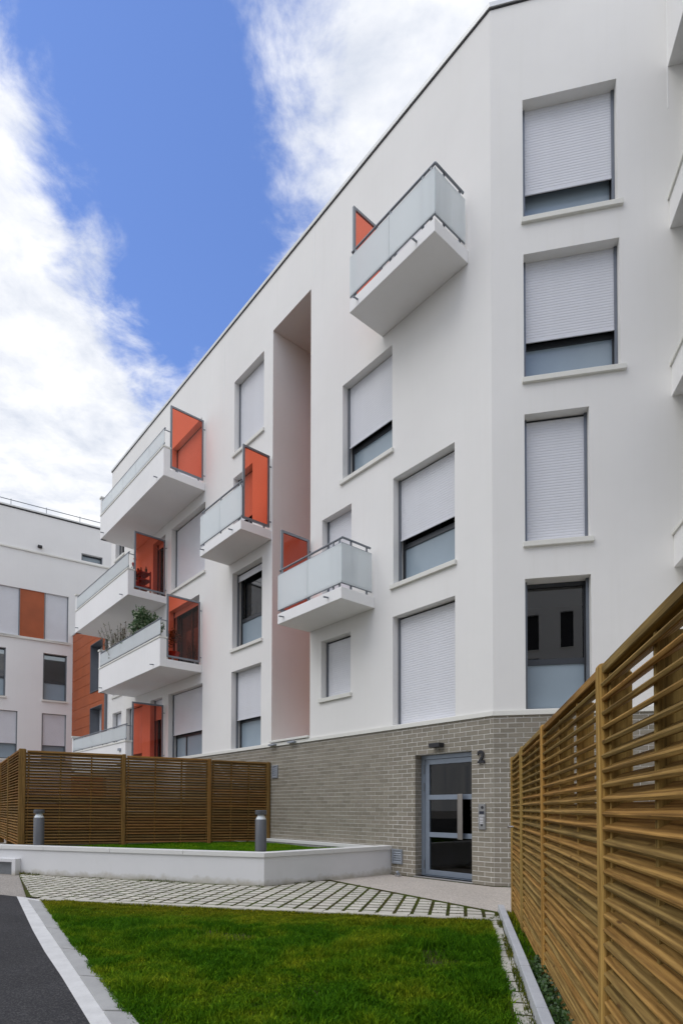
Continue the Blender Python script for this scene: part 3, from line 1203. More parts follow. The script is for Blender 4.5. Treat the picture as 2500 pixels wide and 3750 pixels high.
# ------------------------------------------------------------------ main apartment building
BLD = empty('apartment_building', T(*K), 'white five storey apartment building with jutting balconies above a grey brick base', 'building')
D_ = .19
winA = [  # x0,x1,z0,z1,shut,transom,mull,sill,slat objects
    dict(x0=.745, x1=2.19, z0=5.40, z1=7.42, transom=.76, shut=.555, sillx=(.04, .06)),
    dict(x0=.745, x1=2.205, z0=2.765, z1=4.80, shut=1.0, sill=False),
    dict(x0=2.213, x1=3.65, z0=8.0, z1=10.0, shut=.62),
    dict(x0=3.37, x1=4.32, z0=5.32, z1=7.42, shut=1.0, sill=False, slats=False),
    dict(x0=3.39, x1=4.345, z0=3.56, z1=4.80, shut=1.0, slats=False),
    dict(x0=6.635, x1=8.063, z0=10.60, z1=12.555, shut=1.0, gap=.03),
    dict(x0=7.144, x1=8.092, z0=7.92, z1=9.97, shut=.55, sill=False, slats=False, transom=0),
    dict(x0=6.68, x1=8.11, z0=5.395, z1=7.415, shut=.07, transom=.78, mull=7.02),
    dict(x0=6.70, x1=8.13, z0=2.765, z1=4.805, shut=.605, transom=.74, sill=False),
    dict(x0=9.66, x1=11.90, z0=8.0, z1=9.99, shut=1.0, slats=False),
    dict(x0=9.75, x1=12.02, z0=2.765, z1=4.785, shut=.62, sill=False, slats=False, mull=11.3),
    dict(x0=9.98, x1=12.02, z0=5.31, z1=7.40, shut=.05, sill=False, slats=False, transom=0, mull=11.0),
    dict(x0=9.90, x1=11.89, z0=10.54, z1=12.555, shut=.9, sill=False, slats=False, transom=0),
    dict(x0=12.35, x1=13.32, z0=7.94, z1=10.0, shut=.05, sill=False, slats=False, transom=0),
    dict(x0=12.50, x1=13.43, z0=2.765, z1=4.79, shut=.30, sill=False, slats=False, transom=0),
    dict(x0=16.06, x1=16.97, z0=3.56, z1=4.79, shut=1.0, slats=False),
    dict(x0=16.05, x1=17.0, z0=5.43, z1=6.66, shut=1.0, slats=False),
    dict(x0=15.95, x1=16.86, z0=10.60, z1=11.9, shut=.0, slats=False, transom=0),
    dict(x0=1.35, x1=2.3, z0=10.54, z1=12.45, shut=.5, sill=False, slats=False, transom=0),
    dict(x0=13.2, x1=14.2, z0=5.31, z1=7.40, shut=1.0, sill=False, slats=False),
    dict(x0=14.1, x1=15.6, z0=2.765, z1=4.79, shut=.8, sill=False, slats=False),
    dict(x0=12.6, x1=13.9, z0=10.54, z1=12.555, shut=1.0, sill=False, slats=False),
]
REC = (4.735, 6.235, 2.80, 12.81)
holes = [(w['x0'], w['x1'], w['z0'], w['z1'], D_ + .15) for w in winA] + [(*REC, 0.001)]
part('wall', wall_sheet(0, 17.3, 2.75, 14.2, holes), PLASTER, BLD, MA)
for w in winA:
    window(BLD, MA, dep=D_, **w)
# tall slot: pale cheek on the far side, orange back and near cheek
ra, rb, rc, rd = REC
cheek = MB()
cheek.quad((rb, -1.45, rc), (rb, 0, rc), (rb, 0, rd), (rb, -1.45, rd))
cheek.quad((ra, 0, rd), (ra, -1.45, rd), (rb, -1.45, rd), (rb, 0, rd))
cheek.quad((ra, -1.45, rc), (ra, 0, rc), (rb, 0, rc), (rb, -1.45, rc))
cheek.quad((ra, 0, rc), (ra, -.35, rc), (ra, -.35, rd), (ra, 0, rd))
part('recess_wall', cheek, PLASTER, BLD, MA)
back = MB()
back.quad((ra, -1.45, rc), (rb, -1.45, rc), (rb, -1.45, rd), (ra, -1.45, rd))
back.quad((ra, -.35, rc), (ra, -1.45, rc), (ra, -1.45, rd), (ra, -.35, rd))
part('recess_back', back, ORANGE_WALL, BLD, MA)
part('recess_sill', MB().box(ra + .01, rb + .02, -.25, .06, rc - .03, rc + .02), SILLM, BLD, MA, bevel=.005)
for xa in (5.20, 5.98):
    part('recess_spout', MB().box(xa, xa + .25, .02, .10, 2.695, 2.735), ZINC, BLD, MA, bevel=.004)

winB = [
    dict(x0=-1.895, x1=-.497, z0=10.60, z1=12.555, shut=.70, sillx=(.075, .03)),
    dict(x0=-1.915, x1=-.497, z0=8.015, z1=10.025, shut=.635, sillx=(.075, .03)),
    dict(x0=-1.455, x1=-.497, z0=5.40, z1=7.44, shut=1.0, sillx=(.05, .03)),
    dict(x0=-1.46, x1=-.492, z0=2.77, z1=4.82, shut=.0, transom=.78, sill=False),
]
holes = [(w['x0'], w['x1'], w['z0'], w['z1'], D_ + .15) for w in winB]
part('wall', wall_sheet(-3.2, 0, 2.75, 14.2, holes), PLASTER, BLD, MBF)
for w in winB:
    window(BLD, MBF, dep=D_, **w)
# control joints in the render
for x in (8.62, 4.62):
    part('render_joint', MB().box(x - .008, x + .008, -.004, .004, 12.0 if x > 6 else 13.0, 14.18), SLABM, BLD, MA)
part('render_joint', MB().box(-2.63, -2.615, -.004, .005, 11.9, 14.18), SLABM, BLD, MBF)

# string course, coping
part('string_course', band(.028, -.05, 17.3, 3.2, 2.682, 2.752), SILLM, BLD)
part('roof_coping', band(.034, -.35, 17.34, 3.2, 14.20, 14.275), COPING, BLD)
part('coping_shadow_line', band(.014, -.02, 17.33, 3.2, 14.178, 14.199), DARKGAP, BLD)  # dark strip standing in for the shadow gap under the coping
# roof, rear and end walls
pA1, pB1 = K + dA * 17.3, K + dB * 5.5
plan = [tuple(K[:2]), tuple(pA1[:2]), tuple((pA1 - nA * 11)[:2]), tuple((pB1 - nB * 13)[:2]), tuple(pB1[:2])]
rf = MB()
rf.poly([(x - .0, y, 14.0) for x, y in plan])
part('roof', rf, GRAVEL2, BLD)
rw = MB()
for k in (1, 2, 3):
    (xa, ya), (xb, yb) = plan[k], plan[k + 1]
    rw.quad((xa, ya, 0), (xb, yb, 0), (xb, yb, 14.2), (xa, ya, 14.2))
part('rear_wall', rw, PLASTER, BLD)

# return wing at the right edge with its shallow balconies
part('wall', wall_sheet(-3.4, 0.02, 0, 14.2, [(-1.7, -.10, 10.55, 12.50, .1), (-1.7, -.10, 7.98, 9.98, .1), (-1.7, -.10, 5.40, 7.40, .1)]), PLASTER, BLD, MF)
for z0, z1 in ((10.55, 12.50), (7.98, 9.98), (5.40, 7.40)):
    window(BLD, MF, -1.7, -.10, z0, z1, dep=.05, shut=.0, sill=False, slats=False, transom=0)
for zb, zt, cap in ((12.55, 14.2, False), (10.015, 10.46, True), (7.43, 7.89, True), (4.83, 5.31, True)):
    bb = part('balcony', MB().box(-3.4, .01, .0, .235, zb, zt), SLABM, BLD, MF, bevel=.006)
    if cap:
        part('parapet_coping', MB().box(-3.4, .01, .13, .262, zt + .001, zt + .055), SILLM, bb, MF, bevel=.005)
rwend = MB()
rwend.quad((-3.4, .001, 0), (-3.4, -2.6, 0), (-3.4, -2.6, 14.2), (-3.4, .001, 14.2))
part('wall', rwend, PLASTER, BLD, MF)

balcony(BLD, .45, 2.47, 10.30, 'glass', 'left')
balcony(BLD, 2.69, 4.755, 5.09, 'glass', 'left')
balcony(BLD, 6.27, 8.29, 7.69, 'glass', 'right')
balcony(BLD, 9.68, 14.78, 10.30, 'parapet', 'right')
balcony(BLD, 12.22, 17.42, 7.72, 'parapet', 'right')
balcony(BLD, 9.81, 14.76, 5.09, 'parapet', 'right')
b8 = balcony(BLD, 12.26, 17.66, 2.45, 'parapet', 'right')
part('floodlight', MB().box(12.62, 12.78, 1.245, 1.30, 2.98, 3.06), ZINC, b8, MA, bevel=.004)

# brick base: mortar bed with bricks proud of it
DOOR = (.418, 1.655, 0.03, 2.172)
mort = wall_sheet(0, 17.3, -.05, 2.684, [(DOOR[0], DOOR[1], DOOR[2], DOOR[3], .17)])
bw = part('brick_wall', mort, MORTAR, BLD, MA @ T(0, -.005, 0))
part('brick_wall', wall_sheet(-3.2, 0, -.05, 2.684, []), MORTAR, BLD, MBF @ T(0, -.005, 0))
bw2 = BLD.children[-1] if len(BLD.children) else bw
for ob in COL.objects:
    if ob.name.startswith('brick_wall.'):
        bw2 = ob
CH, BP, JT = .0781, .2385, .0105
bricks = []                       # (x0,x1,z0,z1,frame key)


def courses(x_from, x_to, key, hole=None, off=0.0):
    n = int(2.684 / CH) + 1
    for r in range(n):
        z0, z1 = r * CH + JT - .02, (r + 1) * CH - .02
        z1 = min(z1, 2.676)
        if z1 - z0 < .02:
            continue
        x = x_from - (BP / 2 if r % 2 else 0) - off
        while x < x_to:
            a, b = max(x + JT / 2, x_from + .003), min(x + BP - JT / 2, x_to)
            x += BP
            if b - a < .02:
                continue
            segs = [(a, b)]
            if hole and z1 > hole[2] + .01 and z0 < hole[3] - .004:
                segs = []
                if a < hole[0] - .02:
                    segs.append((a, min(b, hole[0])))
                if b > hole[1] + .02:
                    segs.append((max(a, hole[1]), b))
                if z1 > hole[3] + .012 and b > hole[0] and a < hole[1]:
                    segs = [(a, b)]
                    bricks.append((a, b, max(z0, hole[3]), z1, key))
                    continue
            for s in segs:
                if s[1] - s[0] > .015:
                    bricks.append((s[0], s[1], max(z0, -.02), z1, key))


courses(.0, 10.8, 'A', DOOR, .06)
courses(0.0, 3.1, 'B', None, .02)


def vis(bk):
    x0, x1, z0, z1, key = bk
    if key == 'A':
        return x0 + (0 if z0 > .0 else .3)
    return x0 * 0.5 if x1 < .52 else 50 + x0


bricks.sort(key=vis)
bmesh_cache = {}
restA, restB = MB(), MB()
for n, (x0, x1, z0, z1, key) in enumerate(bricks):
    L, Hh = x1 - x0, z1 - z0
    if n < 290:
        ck = (round(L, 3), round(Hh, 3))
        if ck not in bmesh_cache:
            e = .003
            q = MB()
            q.v = [(0, -.012, 0), (L, -.012, 0), (L, -.012, Hh), (0, -.012, Hh), (0, -e, 0), (L, -e, 0), (L, -e, Hh), (0, -e, Hh), (e, 0, e), (L - e, 0, e), (L - e, 0, Hh - e), (e, 0, Hh - e)]
            for k in range(2):
                for i in range(4):
                    j = (i + 1) % 4
                    q.f.append((k * 4 + j, k * 4 + i, (k + 1) * 4 + i, (k + 1) * 4 + j))
            q.f.append((9, 8, 11, 10))
            bmesh_cache[ck] = q.mesh('brick', BRICK)
        if key == 'A':
            put('brick', bmesh_cache[ck], bw, MA @ T(x0, random.uniform(-.0015, .0015), z0))
        else:
            put('brick', bmesh_cache[ck], bw2, MBF @ T(-x1, random.uniform(-.0015, .0015), z0))
    elif key == 'A':
        restA.box(x0, x1, -.012, random.uniform(-.0015, .0015), z0, z1)
    else:
        restB.box(-x1, -x0, -.012, random.uniform(-.0015, .0015), z0, z1)
part('bricks', restA, BRICK, bw, MA, kind='stuff')
part('bricks', restB, BRICK, bw2, MBF, kind='stuff')
# brick return inside the door opening
jam = MB()
for r in range(28):
    z0, z1 = r * CH + JT - .02, min((r + 1) * CH - .02, DOOR[3] - .004)
    if z1 - z0 < .02:
        continue
    cutp = -.118 if r % 2 else -.06
    jam.box(DOOR[1] - .006, DOOR[1] + .004, cutp + .005, -.004, max(z0, .03), z1)
    jam.box(DOOR[1] - .006, DOOR[1] + .004, -.172, cutp - .005, max(z0, .03), z1)
    jam.box(DOOR[0] - .004, DOOR[0] + .006, -.172, -.004, max(z0, .03), z1)
part('bricks', jam, BRICK, bw, MA, kind='stuff')

# entrance door, frame set back in the opening
fx0, fx1, fz1 = DOOR[0] - .02, DOOR[1] + .03, 2.165
df = MB()
df.box(fx1 - .11, fx1, -.26, -.165, .02, fz1)
df.box(fx0, fx0 + .04, -.26, -.165, .02, fz1)
df.box(fx0 + .04, fx1 - .11, -.26, -.165, fz1 - .075, fz1)
df.box(fx0 + .04, fx1 - .11, -.26, -.15, .012, .035)
door = part('entrance_door', df, DOORFR, BLD, MA, bevel=.004)
lx1, lx0 = fx1 - .115, fx0 + .045
leaf = MB()
zs = [(.045, .135), (.715, .80), (1.375, 1.46), (2.0, 2.085)]
leaf.box(lx1 - .10, lx1, -.235, -.172, .045, 2.085)
leaf.box(lx0, lx0 + .10, -.235, -.172, .045, 2.085)
for a, b in zs:
    leaf.box(lx0 + .10, lx1 - .10, -.235, -.172, a, b)
part('door_leaf', leaf, DOORFR, door, MA, bevel=.003)
for (a, b), (c, d) in zip(zs, zs[1:]):
    part('pane', MB().box(lx0 + .09, lx1 - .09, -.208, -.198, b - .008, c + .008), DOORGLASS, door, MA)
hd = MB()
hd.box(.765, .782, -.17, -.085, .70, 1.465)
hd.box(.675, .765, -.10, -.085, .70, 1.465)
part('handle', hd, HANDLE, door, MA, bevel=.003)
for a, b in ((1.84, 2.0), (1.53, 1.68), (.15, .30)):
    part('hinge', MB().tube((lx1 + .008, -.158, a), (lx1 + .008, -.158, b), .012, 8), BLACK if False else GUIDE, door, MA)
part('threshold', MB().box(fx0, fx1, -.20, .015, .002, .03), STEEL, door, MA, bevel=.003)
hall = MB()
hx0, hx1, hy0, hy1, hz1 = -.3, 2.6, -5.0, -.27, 2.55
hall.quad((hx1, hy0, 0), (hx0, hy0, 0), (hx0, hy0, hz1), (hx1, hy0, hz1))
hall.quad((hx1, hy1, 0), (hx1, hy0, 0), (hx1, hy0, hz1), (hx1, hy1, hz1))
hall.quad((hx0, hy0, 0), (hx0, hy1, 0), (hx0, hy1, hz1), (hx0, hy0, hz1))
hall.quad((hx0, hy0, hz1), (hx0, hy1, hz1), (hx1, hy1, hz1), (hx1, hy0, hz1))
part('entrance_hall', hall, HALL, BLD, MA)
part('hall_floor', MB().box(hx0, hx1, hy0, hy1, -.02, .012), HALLFLOOR, BLD, MA)
part('notice_board', MB().box(1.55, 2.25, -4.98, -4.95, 1.2, 1.9), SILLM, BLD, MA)
part('hall_partition', MB().box(.55, .70, -3.0, -.6, .012, 2.5), HALL, BLD, MA)

# lamp, number, intercom, vents
part('wall_lamp', MB().box(.985, 1.215, .005, .14, 2.262, 2.335), BLACK, BLD, MA, bevel=.004)
cu_ = bpy.data.curves.new('house_number', 'FONT')
cu_.body = '2'
cu_.size = .30
cu_.extrude = .012
cu_.offset = .009
tmp = bpy.data.objects.new('tmp_text', cu_)
COL.objects.link(tmp)
dg = bpy.context.evaluated_depsgraph_get()
me = bpy.data.meshes.new_from_object(tmp.evaluated_get(dg))
bpy.data.objects.remove(tmp)
me.materials.clear()
me.materials.append(BLACK)
zc = [v.co.y for v in me.vertices]
sc_ = .205 / (max(zc) - min(zc))
NUM = MA @ T(.288, .022, 1.955) @ Matrix(((-1, 0, 0, 0), (0, 0, 1, 0), (0, 1, 0, 0), (0, 0, 0, 1))) @ Matrix.Scale(sc_, 4)
put('house_number', me, BLD, NUM)
ic = part('intercom', MB().box(.145, .28, .002, .022, .885, 1.295), ICSTEEL, BLD, MA, bevel=.006)
part('camera_lens', MB().tube((.20, .022, 1.238), (.20, .026, 1.238), .024, 16), BLACK, ic, MA)
part('display', MB().box(.168, .258, .0222, .0245, 1.135, 1.178), SCREENM, ic, MA)
for r in range(5):
    for c in range(4 if r == 0 else 3):
        x = .252 - c * (.026 if r == 0 else .0235) - (0 if r == 0 else .012)
        z = 1.103 - r * .0255 - (.012 if r else 0)
        part('button', MB().box(x - .009, x + .007, .0222, .026, z - .008, z + .008), KEYM, ic, MA)
part('keyhole', MB().tube((.212, .022, .955), (.212, .026, .955), .017, 14), BLACK, ic, MA)


def vent(x0, x1, z0, z1):
    f = MB()
    f.box(x0, x0 + .03, .001, .025, z0, z1)
    f.box(x1 - .03, x1, .001, .025, z0, z1)
    f.box(x0 + .03, x1 - .03, .001, .025, z1 - .03, z1)
    f.box(x0 + .03, x1 - .03, .001, .025, z0, z0 + .03)
    o_ = part('vent', f, ZINC, BLD, MA, bevel=.002)
    part('vent_back', MB().box(x0 + .03, x1 - .03, .001, .004, z0 + .03, z1 - .03), BLACK, o_, MA)
    k = 5
    st = (z1 - z0 - .06) / k
    for i in range(k):
        z = z0 + .03 + i * st
        s = MB()
        s.quad((x1 - .03, .020, z), (x0 + .03, .020, z), (x0 + .03, .006, z + st * .82), (x1 - .03, .006, z + st * .82))
        part('slat', s, ZINC, o_, MA)


vent(1.955, 2.21, .205, .475)
vent(5.95, 6.18, 1.93, 2.23)

# ------------------------------------------------------------------ far block with its orange wing
FAR = empty('apartment_building', T(*CO), 'far white apartment block with an orange clad wing beyond the balconies', 'building')
winC = [
    dict(x0=2.09, x1=3.75, z0=8.57, z1=10.62, shut=1.0),
    dict(x0=.19, x1=1.15, z0=8.57, z1=10.62, shut=1.0),
    dict(x0=.22, x1=1.17, z0=5.93, z1=7.975, shut=.0, transom=.80),
    dict(x0=2.58, x1=3.6, z0=5.93, z1=7.98, shut=.0, transom=.80),
    dict(x0=.22, x1=1.19, z0=3.30, z1=5.335, shut=.66),
    dict(x0=2.12, x1=3.6, z0=3.30, z1=5.335, shut=.66),
    dict(x0=-1.22, x1=-.32, z0=12.41, z1=12.74, shut=0, transom=0, sill=False, upper=FROSTPANE),
]
holes = [(w['x0'], w['x1'], w['z0'], w['z1'], .27) for w in winC] + [(1.15, 2.09, 8.57, 10.62, .05)]
part('wall', wall_sheet(-4.5, 14, 0, 14.05, holes), PLASTER_C, FAR, MC)
for w in winC:
    window(FAR, MC, dep=.10, slats=False, **w)
part('orange_panel', MB().box(1.152, 2.088, -.05, -.035, 8.572, 10.618), CLAD, FAR, MC)
part('string_course', MB().box(-4.5, 14, .001, .05, 12.27, 12.335), SILLM, FAR, MC)
part('roof_coping', MB().box(-4.5, 14, -.3, .05, 14.05, 14.11), COPING, FAR, MC)
part('coping_shadow_line', MB().box(-4.5, 14, -.01, .02, 14.0, 14.05), DARKGAP, FAR, MC)  # same painted shadow line below the far block's coping
part('sill', MB().box(.10, 3.8, .002, .05, 8.46, 8.56), SILLM, FAR, MC)
part('roof_rail', MB().tube((-4.5, -.2, 14.42), (14, -.2, 14.42), .018, 8), BALFRAME, FAR, MC)
for x in [2.47 + 1.37 * k for k in range(-4, 8)]:
    part('rail_post', MB().box(x - .012, x + .012, -.212, -.188, 14.1, 14.47), BALFRAME, FAR, MC)
part('wall_lamp', MB().box(1.28, 1.45, .002, .12, 12.53, 12.62), BLACK, FAR, MC)
cb = MB()
cb.poly([tuple(MC @ Vector(p)) for p in ((-4.5, 0, 13.9), (14, 0, 13.9), (14, -10, 13.9), (-4.5, -10, 13.9))])
part('roof', cb, GRAVEL2, FAR)
# orange wing in line with the long facade
winD = [dict(x0=18.15, x1=19.63, z0=5.94, z1=7.94), dict(x0=18.17, x1=19.62, z0=3.3, z1=5.32)]
holes = [(w['x0'], w['x1'], w['z0'], w['z1'], .45) for w in winD]
part('wing_wall', wall_sheet(17.3, 22.6, 0, 8.9, holes), PLASTER, FAR, MA @ T(0, -.03, 0))
tr_ = MB()
tr_.box(17.3, 22.4, -8, -.04, 8.86, 8.9)
part('terrace', tr_, GRAVEL2, FAR, MA)
for w in winD:
    window(FAR, MA @ T(0, -.03, 0), dep=.36, shut=1.0, slats=False, sill=False, **w)
    rv = MB()
    x0, x1, z0, z1 = w['x0'], w['x1'], w['z0'], w['z1']
    rv.box(x0 - .0, x0 + .02, -.38, .01, z0, z1)
    rv.box(x1 - .02, x1, -.38, .01, z0, z1)
    rv.box(x0 + .02, x1 - .02, -.38, .01, z1 - .02, z1)
    rv.box(x0 + .02, x1 - .02, -.38, .03, z0, z0 + .02)
    part('metal_reveal', rv, GUIDE, FAR, MA)
r = 0
z = .25
while z < 8.8:
    z1 = min(z + .437, 8.9)
    segs = [(17.76, 22.10)]
    for w in winD:
        if z1 > w['z0'] and z < w['z1']:
            zz0, zz1 = max(z, w['z0']), min(z1, w['z1'])
            segs = [(17.76, w['x0']), (w['x1'], 22.10)]
            for lo, hi in ((z, w['z0']), (w['z1'], z1)):
                if hi - lo > .02:
                    part('cladding_panel', MB().box(w['x0'] + .002, w['x1'] - .002, -.03, -.002, lo + .006, hi - .006), CLAD, FAR, MA)
    for a, b in segs:
        part('cladding_panel', MB().box(a, b, -.03, 0, z + .006, z1 - .006), CLAD, FAR, MA)
    z += .437
part('downpipe', MB().box(17.64, 17.74, -.02, .06, 0, 8.85), GUIDE, FAR, MA)
CAP = MB().box(17.3, 22.3, -.3, .03, 8.9, 8.96)
part('wing_coping', CAP, COPING, FAR, MA)

# block across the court, seen only in the window panes
OPP = empty('apartment_building', T(0, -17, 0), 'white block across the court mirrored in the lowest window of the short facade', 'building')
MO = frame(Vector((0, -17, 0)), Vector((1, 0, 0)), Vector((0, 1, 0)))
oh = []
for i in range(-12, 12):
    for z0 in (2.8, 5.4, 8.0, 10.6):
        if z0 > 10 or (i * 7 + int(z0)) % 5:
            oh.append((i * 2.1 + .15, i * 2.1 + (.85 if i % 2 else 1.05), z0, z0 + 2.1, .25))
part('wall', wall_sheet(-27, 27, 0, 14.2, oh), PLASTER_C, OPP, MO)
for (a, b, c, d, e) in oh:
    pn = part('window', MB().box(a, b, -.24, -.22, c, d), FROSTPANE if (a * 10) % 3 < 1 else INTERIOR, OPP, MO)
    part('sill', MB().box(a - .05, b + .05, -.2, .05, c - .08, c), SILLM, pn, MO)
op_ = MB()
op_.poly([(-27, -17, 14.0), (27, -17, 14.0), (27, -28, 14.0), (-27, -28, 14.0)])
part('roof', op_, GRAVEL2, OPP)

# ------------------------------------------------------------------ planter with its lawn
pl = [(-6.70, 11.02), (-5.83, 10.71), (-1.19, 9.06), onA(2.25, .0)]
PT = .525


def offset_line(pts, d):
    out = []
    V = [Vector((p[0], p[1])) for p in pts]
    for i, p in enumerate(V):
        ds = []
        if i > 0:
            ds.append((V[i] - V[i - 1]).normalized())
        if i < len(V) - 1:
            ds.append((V[i + 1] - V[i]).normalized())
        ns = [Vector((e.y, -e.x)) for e in ds]           # right of travel = toward the camera side
        nn = sum(ns, Vector((0, 0)))
        nn = nn / (nn.length_squared / len(ns)) if len(ns) > 1 else nn
        out.append(p + nn * d)
    return [tuple(p) for p in out]


back_l = Vector((-6.70, 11.02)) + Vector((-.566, .824)) * 9
pts = [tuple(back_l)] + [pl[0], pl[2], pl[3]]
PLN = empty('planter', T(-1.19, 9.06, 0), 'low white rendered planter wall with pale coping in front of the slatted fence', 'planter')
outer, inner = offset_line(pts, 0.0), offset_line(pts, -.20)
wl_ = MB()
for k in range(3):
    wl_.prism([outer[k], outer[k + 1], inner[k + 1], inner[k]], -.05, PT - .06)
part('planter_wall', wl_, WHITEPAINT, PLN)
oc, ic_ = offset_line(pts, .022), offset_line(pts, -.235)
for k in range(3):
    n = 1 if k == 0 else (4 if k == 1 else 2)
    for j in range(n):
        a, b = j / n + (.0006 if j else 0), (j + 1) / n - (.0006 if j < n - 1 else 0)
        L = lambda p, q, t: (p[0] + (q[0] - p[0]) * t, p[1] + (q[1] - p[1]) * t)
        part('coping', MB().prism([L(oc[k], oc[k + 1], a), L(oc[k], oc[k + 1], b), L(ic_[k], ic_[k + 1], b), L(ic_[k], ic_[k + 1], a)], PT - .062, PT + .003), COPESTONE, PLN)
# the coping that runs along the brick wall behind the grass
blk = MB().prism([onA(2.3, .02), onA(6.6, .02), onA(6.6, .16), onA(2.55, .16)], .2, PT - .075)
part('block_upstand', blk, BLOCK, PLN)
part('coping', MB().prism([onA(2.25, .012), onA(6.6, .012), onA(6.6, .17), onA(2.55, .17)], PT - .074, PT - .015), COPESTONE, PLN)
bed2 = MB()
gp = [inner[1], inner[2], inner[3], onA(2.7, .16), onA(6.6, .16), onA(9, .1), (-8.3, 13.5)]
bed2.poly([(x, y, .385) for x, y in gp])
structure('planter_soil', bed2, SOIL)
gpoly = [(-6.45, 11.15), (-1.22, 9.30), onA(2.75, .22), onA(6.5, .2), onA(6.9, .2), (-6.6, 11.8)]
P = scatter(gpoly, 90000)
h = (0.03 + 0.045 * vnoise(P, 1.6)) * (0.6 + .7 * rng.random(len(P)))
o = put('planter_grass', blades('planter_grass', P, np.full(len(P), .385), h, GRASS2, 0.0045, 0.7), None, kind='stuff')
tag(o, 'short bright grass growing inside the white planter', 'grass')

# small framed opening at the far left end of the planter wall
vb = empty('basement_vent', T(-6.05, 10.72, 0), 'small white framed wire mesh opening at the foot of the planter wall', 'vent')
dirv = Vector((-.94, .34, 0)).normalized()
MV = frame(Vector((-5.86, 10.68, 0)), dirv, Vector((dirv.y, -dirv.x, 0)) * -1 if False else Vector((-dirv.y, dirv.x, 0)) * 1)
MV = frame(Vector((-5.86, 10.66, 0)), dirv, Vector((-.34, -.94, 0)).normalized())
f = MB()
f.box(0, .09, -.12, .06, 0, .30)
f.box(.09, 1.0, -.12, .06, .235, .30)
part('frame', f, WHITEPAINT, vb, MV, bevel=.006)
part('mesh_panel', MB().box(.09, 1.0, -.06, -.04, 0, .235), BLOCK, vb, MV)
wires = MB()
for i in range(20):
    zz_ = .01 + i * .0115
    wires.box(.09, 1.0, -.038, -.034, zz_, zz_ + .004)
part('wire_mesh', wires, ZINC, vb, MV, kind='stuff')

# bollard lights
def bollard(x, y, label):
    e = empty('bollard_light', T(x, y, .38), label, 'bollard', 'bollard lights on the planter')
    M = T(x, y, 0)
    r = .092
    part('post', MB().lathe([(r, .36), (r, 1.035), (r - .004, 1.04)], 32), BOLLARDM, e, M, smooth=True)
    part('reflector', MB().lathe([(r - .012, 1.0401), (r - .014, 1.055), (.055, 1.10), (.05, 1.121)], 32), LAMPLENS, e, M, smooth=True)
    part('lens', MB().lathe([(r - .003, 1.0405), (r - .003, 1.1185)], 32), mat_lens, e, M, smooth=True)
    part('cap', MB().lathe([(r, 1.119), (r + .001, 1.122), (r + .001, 1.18), (r - .006, 1.186)], 32), BOLLARDM, e, M, smooth=True)


mat_lens = mat_clear('bollard_lens', (0.93, 0.95, 0.95), 1.35, 0.05)
bollard(-5.63, 10.93, 'grey cylinder bollard light in front of the fence corner post')
bollard(-1.30, 9.48, 'grey cylinder bollard light at the angle of the white planter wall')

# ------------------------------------------------------------------ slatted timber fences
def slat_board(L, dep=.14, th=.019, tilt=radians(18)):
    """louvre board along +x, front lower edge at y=0 (front is +y), rising to the back"""
    c, s = cos(tilt), sin(tilt)
    e = .004
    prof = [(0, e), (-e, 0), (-dep + e, 0), (-dep, e), (-dep, th - e), (-dep + e, th), (-e, th), (0, th - e)]
    pr = [(y * c - z * s * 0 - z * s * -0 + z * s, -y * s + z * c) for y, z in prof]
    n = len(pr)
    mb = MB()
    mb.v = [(0, y, z) for y, z in pr] + [(L, y, z) for y, z in pr]
    for i in range(n):
        j = (i + 1) % n
        mb.f.append((i, j, n + j, n + i))
    mb.f.append(tuple(range(n))[::-1])
    mb.f.append(tuple(range(n, 2 * n)))
    return mb


def louvre_panel(parent, M, L, z0, z1, wood, post, nbat=2, pitch=.0583, drop=0.0, tilt=30, dep=.09):
    """panel in the frame M (x along, y outward); drop lowers the far end"""
    Sh = Matrix.Identity(4)
    Sh[2][0] = -drop / L
    Ms = M @ Sh
    sm = slat_board(L, dep, .019, radians(tilt)).mesh('slat', wood)
    n = int(round((z1 - z0 - .075) / pitch))
    pitch = (z1 - z0 - .075) / n
    for k in range(n):
        J = T(0, random.uniform(-.002, .002), z0 + .035 + k * pitch) @ Matrix.Rotation(random.uniform(-.0012, .0012), 4, 'Y')
        put('slat', sm, parent, Ms @ J)
    bt = []
    for k in range(nbat + 2):
        x = .03 + (L - .06) * k / (nbat + 1)
        part('batten', MB().box(x - .014, x + .014, -.10, -.018, z0 + .01, z1 - .045), post, parent, Ms, bevel=.003, seg=1)
    part('top_rail', MB().box(0, L, -.095, .002, z1 - .040, z1), wood, parent, Ms, bevel=.004, seg=1)


def post_(parent, M, x, z0, z1, mat, w=.075, d=.09, y=.0):
    part('post', MB().box(x - w / 2, x + w / 2, y - d, y + .036, z0, z1), mat, parent, M, bevel=.02, seg=4)


# right fence: frame with x toward the camera, y outward (to the lawn)
FO = dB * .578 + dF * 7.107
MR = frame(FO, -dF, -dB)
fence = empty('louvre_fence', MR @ T(1.2, 0, 0), 'tall pine louvre fence running along the pale kerb', 'fence')
gate = empty('louvre_gate', MR @ T(.12, 0, 0), 'narrow pine louvre gate with a metal latch beside the brick corner', 'gate')
for x in (1.285, 2.757, 4.544, 6.36):
    post_(fence, MR, x, -.1, 1.815, WOODPOST)
post_(gate, MR, .13, -.02, 1.815, WOODPOST, w=.06)
post_(gate, MR, 1.205, .06, 1.80, WOODPOST, w=.05)
for a, b in ((1.285, 2.757), (2.757, 4.544), (4.544, 6.36)):
    louvre_panel(fence, MR @ T(a + .0375, .02, 0), b - a - .075, .045, 1.808, WOOD, WOODPOST, 2)
louvre_panel(gate, MR @ T(.165, .02, 0), .985 + .025, .045, 1.80, WOOD, WOODPOST, 1)
lt = MB().tube((.42, .03, 1.02), (.42, .085, 1.02), .013, 10)
